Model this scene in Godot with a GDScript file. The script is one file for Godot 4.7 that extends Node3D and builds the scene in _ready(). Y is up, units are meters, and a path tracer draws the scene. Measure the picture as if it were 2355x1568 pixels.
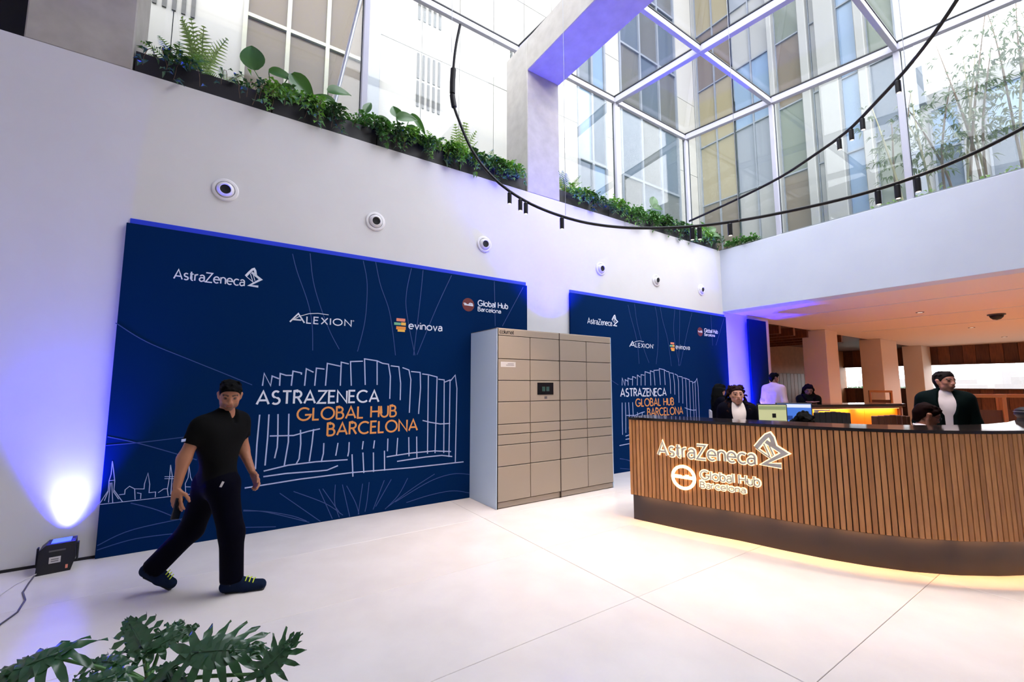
extends Node3D
# An atrium lobby: white walls under a glass roof, two printed backdrops, a parcel locker, a curved reception desk, people.
# x runs along the backdrop wall to the right, z towards the viewer, y up; metres.

const WZ := -5.62      # face of the backdrop wall
const XB := 9.85       # face of the white beam over the hall
const TOP := 4.85      # top of the wall and of the beam
const HC := 3.34       # ceiling of the low hall
var M := {}
var used := {}
var rng := RandomNumberGenerator.new()


func _ready():
	# ---- camera
	var f := Vector3(0.5534, 0.102, -0.8267)
	var cam := Camera3D.new()
	cam.name = "camera"
	cam.fov = 77.06
	cam.near = 0.05
	cam.far = 2000.0
	add_child(cam)
	cam.look_at_from_position(Vector3(0, 1.6, 0), Vector3(0, 1.6, 0) + f, Vector3.UP)
	# ---- sky and exposure
	var env := Environment.new()
	env.background_mode = Environment.BG_SKY
	var sm := ProceduralSkyMaterial.new()
	sm.sky_top_color = Color(0.95, 0.965, 1.0)
	sm.sky_horizon_color = Color(0.98, 0.985, 1.0)
	sm.sky_curve = 0.2
	sm.sky_energy_multiplier = 1.0
	sm.ground_bottom_color = Color(0.5, 0.5, 0.48)
	sm.ground_horizon_color = Color(0.85, 0.86, 0.88)
	sm.ground_energy_multiplier = 0.6
	var sky := Sky.new()
	sky.sky_material = sm
	env.sky = sky
	env.background_energy_multiplier = 8.2
	env.tonemap_mode = Environment.TONE_MAPPER_LINEAR
	env.tonemap_exposure = 1.0
	env.sdfgi_enabled = true
	env.ssao_enabled = true
	env.ssil_enabled = true
	var sun := DirectionalLight3D.new()
	sun.name = "sun"
	sun.light_color = Color(1.0, 0.93, 0.82)
	sun.light_energy = 0.25
	sun.light_angular_distance = 1.5
	sun.shadow_enabled = true
	add_child(sun)
	sun.look_at_from_position(Vector3.ZERO, Vector3(0.5, -0.27, -0.82), Vector3.UP)
	var we := WorldEnvironment.new()
	we.name = "environment"
	we.environment = env
	add_child(we)
	rng.seed = 7
	materials()
	shell()
	skylight()
	outside()
	hall()
	backdrops()
	locker()
	desk()
	desk_area()
	fittings()
	planters()
	people()
	foreground_plant()


# ------------------------------------------------------------------ helpers: nodes
func numbered(called: String) -> String:
	if not used.has(called):
		used[called] = 0
		return called
	used[called] += 1
	return "%s_%03d" % [called, used[called]]

func tag(o, label = "", category = "", group = "", kind = ""):
	if label: o.set_meta("label", label)
	if category: o.set_meta("category", category)
	if group: o.set_meta("group", group)
	if kind: o.set_meta("kind", kind)
	return o

func thing(called: String, label: String, category: String, at := Vector3.ZERO, turn := 0.0, group := ""):
	var o := Node3D.new()
	o.name = numbered(called)
	add_child(o)
	o.position = at
	o.rotation.y = turn
	return tag(o, label, category, group)

func struct(called: String, label := "", category := ""):
	var o := Node3D.new()
	o.name = called
	add_child(o)
	return tag(o, label, category, "", "structure")

func put(mesh, called: String, mat, parent = null, kind := ""):
	var o := MeshInstance3D.new()
	o.mesh = mesh.mesh() if mesh is B else mesh
	o.material_override = mat
	if parent == null:
		o.name = numbered(called)
		add_child(o)
	else:
		o.name = called
		parent.add_child(o, true)
	if kind: o.set_meta("kind", kind)
	return o

func bx(c: Vector3, s: Vector3, called: String, mat, parent = null, bev := 0.0, basis := Basis.IDENTITY):
	var b := B.new()
	b.box(c, s, bev, basis)
	return put(b, called, mat, parent)

func dup(src, called, at, label := ""):
	var r = src.duplicate()
	r.name = numbered(called)
	add_child(r)
	r.position = at
	if label: r.set_meta("label", label)
	return r

func spot(called, at: Vector3, to: Vector3, color: Color, energy: float, angle: float, size := 0.05, soft := 1.0):
	var l := SpotLight3D.new()
	l.name = numbered(called)
	l.light_color = color
	l.light_energy = energy
	l.spot_range = 60.0
	l.spot_angle = angle
	l.spot_attenuation = 2.0
	l.spot_angle_attenuation = soft
	l.light_size = size
	l.shadow_enabled = true
	add_child(l)
	l.look_at_from_position(at, to, Vector3.UP if absf((to - at).normalized().y) < 0.98 else Vector3.RIGHT)
	return l

func omni(called, at: Vector3, color: Color, energy: float, size := 0.05):
	var l := OmniLight3D.new()
	l.name = numbered(called)
	l.light_color = color
	l.light_energy = energy
	l.omni_range = 60.0
	l.omni_attenuation = 2.0
	l.light_size = size
	l.shadow_enabled = true
	add_child(l)
	l.position = at
	return l

func area(called, at: Vector3, to: Vector3, size: Vector2, color: Color, energy: float, up := Vector3.UP):
	var l := AreaLight3D.new()
	l.name = numbered(called)
	l.light_color = color
	l.light_energy = energy
	l.area_size = size
	l.area_range = 60.0
	l.area_attenuation = 2.0
	l.shadow_enabled = true
	add_child(l)
	l.look_at_from_position(at, to, up)
	return l

# ------------------------------------------------------------------ helpers: shapes
class B:
	var v := PackedVector3Array()
	var n := PackedVector3Array()
	var c := PackedColorArray()
	var col := Color.WHITE
	var tinted := false

	func tri(a, b, d):          # counter-clockwise as seen from outside
		var nn: Vector3 = (b - a).cross(d - a).normalized()
		v.append(a); v.append(d); v.append(b)
		n.append(nn); n.append(nn); n.append(nn)
		if tinted:
			c.append(col); c.append(col); c.append(col)

	func trin(a, b, d, na, nb, nd):
		v.append(a); v.append(d); v.append(b)
		n.append(na); n.append(nd); n.append(nb)
		if tinted:
			c.append(col); c.append(col); c.append(col)

	func quad(a, b, d, e):
		tri(a, b, d)
		tri(a, d, e)

	func quado(a, b, d, e, mid):       # turned so that it faces away from mid
		var nn: Vector3 = (b - a).cross(d - a)
		if nn.dot((a + d) * 0.5 - mid) < 0.0:
			quad(a, e, d, b)
		else:
			quad(a, b, d, e)

	func trio(a, b, d, mid):
		var nn: Vector3 = (b - a).cross(d - a)
		if nn.dot(a - mid) < 0.0:
			tri(a, d, b)
		else:
			tri(a, b, d)

	func box(m: Vector3, s: Vector3, bev := 0.0, t := Basis.IDENTITY):
		var h := s * 0.5
		var q = []
		for ax in 3:
			var row = []
			for sx in [-1, 1]:
				for sy in [-1, 1]:
					for sz in [-1, 1]:
						var p := Vector3(sx * (h.x - (bev if ax != 0 else 0.0)), sy * (h.y - (bev if ax != 1 else 0.0)), sz * (h.z - (bev if ax != 2 else 0.0)))
						row.append(m + t * p)
			q.append(row)
		for ax in 3:
			var k = [4, 2, 1][ax]
			var o1 = [2, 4, 4][ax]
			var o2 = [1, 1, 2][ax]
			for s0 in [0, k]:
				quado(q[ax][s0], q[ax][s0 + o1], q[ax][s0 + o1 + o2], q[ax][s0 + o2], m)
		if bev > 0.0:
			for e in [[0, 1, 4, 2, 1], [0, 2, 4, 1, 2], [1, 2, 2, 1, 4]]:
				for i in [0, e[2]]:
					for j in [0, e[3]]:
						var u = i + j
						quado(q[e[0]][u], q[e[0]][u + e[4]], q[e[1]][u + e[4]], q[e[1]][u], m)
			for i in 8:
				trio(q[0][i], q[1][i], q[2][i], m)

	func tube(p: Array, r, sides := 8, cap := true):
		var rings = []
		var nrm = []
		var side := Vector3.UP
		for i in p.size():
			var d: Vector3 = (p[mini(i + 1, p.size() - 1)] - p[maxi(i - 1, 0)]).normalized()
			if i == 0 and absf(d.dot(side)) > 0.9: side = Vector3.RIGHT
			side = (side - d * side.dot(d)).normalized()
			var w := d.cross(side)
			var rr = r[i] if r is Array else r
			var ring = []
			var rn = []
			for k in sides:
				var a := TAU * k / sides
				var o := side * cos(a) + w * sin(a)
				rn.append(o)
				ring.append(p[i] + o * rr)
			rings.append(ring)
			nrm.append(rn)
		for i in p.size() - 1:
			for k in sides:
				var l := (k + 1) % sides
				trin(rings[i][k], rings[i][l], rings[i + 1][l], nrm[i][k], nrm[i][l], nrm[i + 1][l])
				trin(rings[i][k], rings[i + 1][l], rings[i + 1][k], nrm[i][k], nrm[i + 1][l], nrm[i + 1][k])
		if cap:
			for k in range(1, sides - 1):
				tri(rings[0][0], rings[0][k + 1], rings[0][k])
				var z := p.size() - 1
				tri(rings[z][0], rings[z][k], rings[z][k + 1])

	func lathe(prof: Array, t: Transform3D, sides := 24):   # prof: (radius, height) from bottom to top, outside to the right
		for i in prof.size() - 1:
			var a: Vector2 = prof[i]
			var b: Vector2 = prof[i + 1]
			var d := (b - a).normalized()
			for k in sides:
				var a0 := TAU * k / sides
				var a1 := TAU * (k + 1) / sides
				var e0 := Vector3(cos(a0), 0, sin(a0))
				var e1 := Vector3(cos(a1), 0, sin(a1))
				var n0 := (t.basis * (e0 * d.y + Vector3(0, -d.x, 0))).normalized()
				var n1 := (t.basis * (e1 * d.y + Vector3(0, -d.x, 0))).normalized()
				var p00 := t * (e0 * a.x + Vector3(0, a.y, 0))
				var p10 := t * (e1 * a.x + Vector3(0, a.y, 0))
				var p01 := t * (e0 * b.x + Vector3(0, b.y, 0))
				var p11 := t * (e1 * b.x + Vector3(0, b.y, 0))
				if a.x > 1e-5: trin(p00, p11, p10, n0, n1, n1)
				if b.x > 1e-5: trin(p00, p01, p11, n0, n0, n1)

	func ribbon(p: PackedVector2Array, w: float, t: Transform3D, lift: float):   # a flat stroke drawn in the plane of t, standing lift proud along its z
		var k := p.size()
		var l := []
		var r := []
		for i in k:
			var d0 := (p[i] - p[maxi(i - 1, 0)]).normalized()
			var d1 := (p[mini(i + 1, k - 1)] - p[i]).normalized()
			if i == 0: d0 = d1
			if i == k - 1: d1 = d0
			var m := Vector2(-(d0 + d1).y, (d0 + d1).x).normalized()
			if m == Vector2.ZERO: m = Vector2(-d1.y, d1.x)
			var s := 0.5 * w / maxf(0.55, m.dot(Vector2(-d1.y, d1.x)))
			l.append(p[i] + m * s)
			r.append(p[i] - m * s)
		for i in k - 1:
			var f := []
			var g := []
			for q in [l[i], r[i], r[i + 1], l[i + 1]]:
				f.append(t * Vector3(q.x, q.y, lift))
				g.append(t * Vector3(q.x, q.y, 0))
			quad(f[0], f[1], f[2], f[3])
			quad(g[1], g[2], f[2], f[1])
			quad(g[3], g[0], f[0], f[3])
			if i == 0: quad(g[0], g[1], f[1], f[0])
			if i == k - 2: quad(g[2], g[3], f[3], f[2])

	func disc(m: Vector2, r: float, t: Transform3D, lift: float, sides := 28):
		for i in sides:
			var a := m + Vector2.from_angle(TAU * i / sides) * r
			var b := m + Vector2.from_angle(TAU * (i + 1) / sides) * r
			tri(t * Vector3(m.x, m.y, lift), t * Vector3(a.x, a.y, lift), t * Vector3(b.x, b.y, lift))
			quad(t * Vector3(a.x, a.y, 0), t * Vector3(b.x, b.y, 0), t * Vector3(b.x, b.y, lift), t * Vector3(a.x, a.y, lift))

	func poly(p: PackedVector2Array, t: Transform3D, lift: float):    # a filled outline with thickness lift
		var ix := Geometry2D.triangulate_polygon(p)
		var cw := Geometry2D.is_polygon_clockwise(p)
		for i in range(0, ix.size(), 3):
			var a := p[ix[i]]
			var b := p[ix[i + 1]]
			var d := p[ix[i + 2]]
			if (b - a).cross(d - a) < 0.0:
				var e := b
				b = d
				d = e
			tri(t * Vector3(a.x, a.y, lift), t * Vector3(b.x, b.y, lift), t * Vector3(d.x, d.y, lift))
			tri(t * Vector3(a.x, a.y, 0), t * Vector3(d.x, d.y, 0), t * Vector3(b.x, b.y, 0))
		for i in p.size():
			var a := p[i]
			var b := p[(i + 1) % p.size()]
			if cw:
				var e := a
				a = b
				b = e
			quad(t * Vector3(a.x, a.y, 0), t * Vector3(b.x, b.y, 0), t * Vector3(b.x, b.y, lift), t * Vector3(a.x, a.y, lift))

	func sweep(path: PackedVector2Array, o0: float, o1: float, y0: float, y1: float):    # a bar along a plan curve (x, z), from offset o0 (inside) to o1 (outside)
		var a := []
		var b := []
		for i in path.size():
			var nn := B.normal_at(path, i)
			a.append(path[i] + nn * o0)
			b.append(path[i] + nn * o1)
		for i in path.size() - 1:
			var q := []
			for s in [[a[i], y0], [b[i], y0], [b[i], y1], [a[i], y1], [a[i + 1], y0], [b[i + 1], y0], [b[i + 1], y1], [a[i + 1], y1]]:
				q.append(Vector3(s[0].x, s[1], s[0].y))
			var mid: Vector3 = (q[0] + q[6]) * 0.5
			for e in [[0, 1, 5, 4], [3, 2, 6, 7]]:
				quado(q[e[0]], q[e[1]], q[e[2]], q[e[3]], mid)
			for e in [[1, 2, 6, 5], [0, 3, 7, 4]]:
				var n0 := B.normal_at(path, i)
				var n1 := B.normal_at(path, i + 1)
				var s := 1.0 if e[0] == 1 else -1.0
				var m0 := Vector3(n0.x, 0, n0.y) * s
				var m1 := Vector3(n1.x, 0, n1.y) * s
				var w: Vector3 = (q[e[1]] - q[e[0]]).cross(q[e[2]] - q[e[0]])
				if w.dot(m0) > 0.0:
					trin(q[e[0]], q[e[1]], q[e[2]], m0, m0, m1)
					trin(q[e[0]], q[e[2]], q[e[3]], m0, m1, m1)
				else:
					trin(q[e[0]], q[e[2]], q[e[1]], m0, m1, m0)
					trin(q[e[0]], q[e[3]], q[e[2]], m0, m1, m1)
			if i == 0: quado(q[0], q[1], q[2], q[3], mid)
			if i == path.size() - 2: quado(q[4], q[5], q[6], q[7], mid)

	static func normal_at(path: PackedVector2Array, i: int) -> Vector2:
		var d := (path[mini(i + 1, path.size() - 1)] - path[maxi(i - 1, 0)]).normalized()
		return Vector2(-d.y, d.x)

	func add(o: Dictionary, t := Transform3D.IDENTITY):      # joins a surface made by nets()
		var ix: PackedInt32Array = o.i
		for k in range(0, ix.size(), 3):
			for e in [ix[k], ix[k + 2], ix[k + 1]]:
				v.append(t * o.v[e])
				n.append(t.basis * o.n[e])
				if tinted: c.append(o.c[e])

	func weld():                       # soft shading: corners that meet share a normal
		var sums := {}
		for i in v.size():
			var k := Vector3i((v[i] * 2000.0).round())
			sums[k] = sums.get(k, Vector3.ZERO) + n[i]
		for i in v.size():
			var q: Vector3 = sums[Vector3i((v[i] * 2000.0).round())]
			if q.length() > 0.1: n[i] = q.normalized()

	func mesh() -> ArrayMesh:
		var a := []
		a.resize(Mesh.ARRAY_MAX)
		a[Mesh.ARRAY_VERTEX] = v
		a[Mesh.ARRAY_NORMAL] = n
		if tinted: a[Mesh.ARRAY_COLOR] = c
		var m := ArrayMesh.new()
		if v.size(): m.add_surface_from_arrays(Mesh.PRIMITIVE_TRIANGLES, a)
		return m


func pts(s: String) -> PackedVector2Array:       # "x,y x,y" with "@cx,cy,rx,ry,from,to" for arcs in degrees
	var o := PackedVector2Array()
	for w in s.split(" ", false):
		if w.begins_with("@"):
			var a := w.substr(1).split_floats(",")
			var k := maxi(4, int(absf(a[5] - a[4]) / 18.0))
			for i in k + 1:
				var g := deg_to_rad(lerpf(a[4], a[5], float(i) / k))
				o.append(Vector2(a[0] + cos(g) * a[2], a[1] + sin(g) * a[3]))
		else:
			var a := w.split_floats(",")
			o.append(Vector2(a[0], a[1]))
	return o

const GLYPHS := {
	"A": "0.8|0,0 .4,1 .8,0|.15,.3 .65,.3", "B": ".56|0,0 0,1 .24,1 @.24,.77,.24,.23,90,-90 0,.54|.24,.54 @.28,.27,.27,.27,90,-90 0,0",
	"C": ".84|@.5,.5,.5,.5,48,312", "E": ".48|.48,1 0,1 0,0 .48,0|0,.53 .42,.53", "G": ".98|@.5,.5,.5,.5,45,352 .56,.43", "H": ".68|0,0 0,1|.68,0 .68,1|0,.52 .68,.52",
	"I": "0|0,0 0,1", "L": ".44|0,1 0,0 .44,0", "N": ".74|0,0 0,1 .74,0 .74,1", "O": "1|@.5,.5,.5,.5,0,360", "R": ".56|0,0 0,1 .26,1 @.26,.75,.25,.25,90,-90 0,.5|.26,.5 .56,0",
	"S": ".54|@.28,.75,.23,.25,40,270 @.27,.25,.27,.25,90,-140", "T": ".62|0,1 .62,1|.31,1 .31,0", "U": ".64|0,1 0,.32 @.32,.32,.32,.32,180,360 .64,1", "X": ".68|0,0 .68,1|0,1 .68,0",
	"Z": ".66|0,1 .66,1 0,0 .66,0", "a": ".48|.05,.56 @.26,.47,.22,.21,140,0 .48,0|.48,.4 @.22,.2,.22,.2,90,270 .48,.13", "b": ".54|0,1 0,0|@.27,.34,.27,.34,0,360",
	"c": ".5|@.31,.34,.31,.34,48,312", "d": ".54|.54,1 .54,0|@.27,.34,.27,.34,0,360", "e": ".58|.03,.36 .58,.36 @.29,.34,.29,.34,4,312", "h": ".5|0,1 0,0|0,.4 @.25,.43,.25,.25,180,0 .5,0",
	"i": "0|0,.68 0,0|0,.86 0,.96", "j": "0|0,.68 0,0", "l": "0|0,1 0,0", "m": ".9|0,.68 0,0|0,.42 @.225,.45,.225,.23,180,0 .45,0|.45,.42 @.675,.45,.225,.23,180,0 .9,0", "n": ".5|0,.68 0,0|0,.4 @.25,.43,.25,.25,180,0 .5,0",
	"o": ".66|@.33,.34,.33,.34,0,360", "r": ".3|0,.68 0,0|0,.4 @.24,.43,.24,.25,180,75", "s": ".42|@.21,.5,.18,.18,35,270 @.21,.17,.2,.17,90,-145", "t": ".34|.13,.92 .13,.16 @.28,.16,.15,.16,180,290|0,.68 .34,.68",
	"u": ".5|0,.68 0,.25 @.25,.25,.25,.25,180,360 .5,.68|.5,.25 .5,0", "v": ".52|0,.68 .26,0 .52,.68",
}

func text_width(s: String, gap: float) -> float:
	var w := -gap
	for ch in s:
		w += gap + (0.3 if ch == " " else GLYPHS[ch].get_slice("|", 0).to_float())
	return w

# lettering of one line: fitted between two ends, cap height high, stroke thick
func write(b: B, s: String, at: Vector2, width: float, high: float, thick: float, t: Transform3D, lift: float, gap := 0.2):
	var sx := width / text_width(s, gap)
	var x := 0.0
	for ch in s:
		if ch != " ":
			var g: PackedStringArray = GLYPHS[ch].split("|")
			for i in range(1, g.size()):
				var p := pts(g[i])
				for k in p.size():
					p[k] = at + Vector2((x + p[k].x) * sx, p[k].y * high)
				b.ribbon(p, thick, t, lift)
			x += g[0].to_float() + gap
		else:
			x += 0.3 + gap

func strokes(b: B, s: String, at: Vector2, scale: Vector2, thick: float, t: Transform3D, lift: float):
	for part in s.split("|"):
		var p := pts(part)
		for k in p.size():
			p[k] = at + p[k] * scale
		b.ribbon(p, thick, t, lift)

# the knot mark, in a unit square
const KNOT_BOLD := "0,.54 .2,.76 .40,.95 .5,.99 .57,.9 .64,.64|.36,.78 .98,.44 .26,.04 .84,.03"
const KNOT_THIN := "0,.54 .5,.24|.28,.7 .46,.3|.44,.72 .6,.34"

# ------------------------------------------------------------------ helpers: soft bodies
# bones: [a, b, ra, rb, (squash axis, factor), (cut point, cut direction)]; joined with a smooth minimum and meshed as surface nets
func nets(bones: Array, cell: float, kk: float, carve := [], tint := Color.WHITE, blobs := []) -> Dictionary:
	var lo := Vector3.INF
	var hi := -Vector3.INF
	for e in bones:
		var r: float = maxf(e[2], e[3]) * (maxf(1.0, e[5]) if e.size() > 5 else 1.0) + cell * 3.0
		for q in [e[0], e[1]]:
			lo = lo.min(q - Vector3.ONE * r)
			hi = hi.max(q + Vector3.ONE * r)
	var nx := int((hi.x - lo.x) / cell) + 2
	var ny := int((hi.y - lo.y) / cell) + 2
	var nz := int((hi.z - lo.z) / cell) + 2
	var acc := PackedFloat32Array()
	acc.resize(nx * ny * nz)
	for e in bones:
		var a: Vector3 = e[0]
		var h: Vector3 = e[1] - e[0]
		var ra: float = e[2]
		var dr: float = e[3] - e[2]
		var sq: bool = e.size() > 5
		var ax: Vector3 = e[4] if sq else Vector3.UP
		var fk: float = 1.0 / e[5] - 1.0 if sq else 0.0
		if sq: h += ax * (h.dot(ax) * fk)
		var cut: bool = e.size() > 7
		var cp: Vector3 = e[6] if cut else Vector3.ZERO
		var cn: Vector3 = e[7] if cut else Vector3.ZERO
		var hh := maxf(h.length_squared(), 1e-9)
		var rm: float = maxf(e[2], e[3]) * (maxf(1.0, e[5]) if sq else 1.0) + maxf(cell * 3.0, 2.5 / kk)
		var l2: Vector3 = (e[0].min(e[1]) - Vector3.ONE * rm - lo) / cell
		var h2: Vector3 = (e[0].max(e[1]) + Vector3.ONE * rm - lo) / cell
		var x0 := maxi(0, int(l2.x))
		var x1 := mini(nx - 1, int(h2.x) + 1)
		for k in range(maxi(0, int(l2.z)), mini(nz - 1, int(h2.z) + 1) + 1):
			for j in range(maxi(0, int(l2.y)), mini(ny - 1, int(h2.y) + 1) + 1):
				var at := (k * ny + j) * nx
				var p := lo + Vector3(x0, j, k) * cell
				for i in range(x0, x1 + 1):
					var q := p - a
					if sq: q += ax * (q.dot(ax) * fk)
					var s := clampf(q.dot(h) / hh, 0.0, 1.0)
					var d := (q - h * s).length() - ra - dr * s
					if cut: d = maxf(d, (p - cp).dot(cn))
					if d < 0.12:
						acc[at + i] += exp(-kk * maxf(d, -0.25))
					p.x += cell
	for e in carve:
		var a: Vector3 = e[0]
		var h: Vector3 = e[1] - e[0]
		var hh := maxf(h.length_squared(), 1e-9)
		var rm: float = maxf(e[2], e[3]) + cell * 2.0
		var l2: Vector3 = (e[0].min(e[1]) - Vector3.ONE * rm - lo) / cell
		var h2: Vector3 = (e[0].max(e[1]) + Vector3.ONE * rm - lo) / cell
		for k in range(maxi(0, int(l2.z)), mini(nz - 1, int(h2.z) + 1) + 1):
			for j in range(maxi(0, int(l2.y)), mini(ny - 1, int(h2.y) + 1) + 1):
				for i in range(maxi(0, int(l2.x)), mini(nx - 1, int(h2.x) + 1) + 1):
					var q := lo + Vector3(i, j, k) * cell - a
					var s := clampf(q.dot(h) / hh, 0.0, 1.0)
					var d: float = (q - h * s).length() - lerpf(e[2], e[3], s)
					var u := (k * ny + j) * nx + i
					acc[u] = minf(acc[u], exp(kk * clampf(d, -0.2, 0.2)))
	var out := {"v": PackedVector3Array(), "n": PackedVector3Array(), "c": PackedColorArray(), "i": PackedInt32Array()}
	var vid := PackedInt32Array()
	vid.resize(acc.size())
	vid.fill(-1)
	var step := [1, nx, nx * ny]
	var corner := []
	for m in 8:
		corner.append((m & 1) + ((m >> 1) & 1) * nx + ((m >> 2) & 1) * nx * ny)
	var c7: int = corner[7]
	for k in nz - 1:
		for j in ny - 1:
			var row := (k * ny + j) * nx
			for i in nx - 1:
				var u := row + i
				var mask := 0
				for m in 8:
					if acc[u + corner[m]] > 1.0: mask |= 1 << m
				if mask == 0 or mask == 255: continue
				var s := Vector3.ZERO
				var cnt := 0
				for m in 8:
					for w in 3:
						if m & (1 << w): continue
						var m2 := m | (1 << w)
						if ((mask >> m) & 1) == ((mask >> m2) & 1): continue
						var f0 := log(maxf(acc[u + corner[m]], 1e-6))
						var f1 := log(maxf(acc[u + corner[m2]], 1e-6))
						var t := clampf(f0 / (f0 - f1), 0.0, 1.0)
						var p := Vector3(m & 1, (m >> 1) & 1, (m >> 2) & 1)
						p[w] += t
						s += p
						cnt += 1
				vid[u] = out.v.size()
				out.v.append(lo + (Vector3(i, j, k) + s / cnt) * cell)
	var V: PackedVector3Array = out.v
	var I: PackedInt32Array = out.i
	for k in range(1, nz - 1):
		for j in range(1, ny - 1):
			for i in range(1, nx - 1):
				var u := (k * ny + j) * nx + i
				var ins := acc[u] > 1.0
				for w in 3:
					if (acc[u + step[w]] > 1.0) == ins: continue
					var d1: int = step[(w + 1) % 3]
					var d2: int = step[(w + 2) % 3]
					var q := [vid[u], vid[u - d1], vid[u - d1 - d2], vid[u - d2]]
					if q.has(-1): continue
					if ins: I.append_array([q[0], q[1], q[2], q[0], q[2], q[3]])
					else: I.append_array([q[0], q[2], q[1], q[0], q[3], q[2]])
	var nn := PackedVector3Array()
	nn.resize(V.size())
	for k in range(0, I.size(), 3):
		var w := (V[I[k + 1]] - V[I[k]]).cross(V[I[k + 2]] - V[I[k]])
		for m in 3: nn[I[k + m]] += w
	for k in nn.size(): nn[k] = nn[k].normalized()
	var base := tint.srgb_to_linear()
	var cc := PackedColorArray()
	cc.resize(V.size())
	for k in V.size():
		var q := base
		for e in blobs:
			var d: float = V[k].distance_to(e[0])
			if d < e[1]: q = q.lerp(e[2].srgb_to_linear(), clampf((e[1] - d) / (e[1] * 0.4), 0.0, 1.0))
		cc[k] = q
	out.v = V
	out.i = I
	out.n = nn
	out.c = cc
	return out

# ------------------------------------------------------------------ materials
func mat(key: String, c: Color, rough := 0.6, metal := 0.0, spec := 0.5):
	var m := StandardMaterial3D.new()
	m.resource_name = key
	m.albedo_color = c
	m.roughness = rough
	m.metallic = metal
	m.metallic_specular = spec
	M[key] = m
	return m

func rgb8(r, g, b) -> Color:
	return Color(r / 255.0, g / 255.0, b / 255.0)

func noise_tex(freq: float, c0: Color, c1: Color, size := 512, octaves := 4, normal := false, seed_ := 3) -> NoiseTexture2D:
	var fn := FastNoiseLite.new()
	fn.seed = seed_
	fn.frequency = freq
	fn.fractal_octaves = octaves
	var t := NoiseTexture2D.new()
	t.width = size
	t.height = size
	t.seamless = true
	t.noise = fn
	if normal:
		t.as_normal_map = true
		t.bump_strength = 2.0
	else:
		var g := Gradient.new()
		g.set_color(0, c0)
		g.set_color(1, c1)
		t.color_ramp = g
	return t

func textured(key: String, tex, scale: Vector3, rough: float, tint := Color.WHITE, spec := 0.5):
	var m = mat(key, tint, rough, 0.0, spec)
	m.albedo_texture = tex
	m.uv1_triplanar = true
	m.uv1_world_triplanar = true
	m.uv1_scale = scale
	return m

func glow(key: String, c: Color, e: float):
	var m = mat(key, c, 0.5)
	m.emission_enabled = true
	m.emission = c
	m.emission_energy_multiplier = e
	return m

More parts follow.
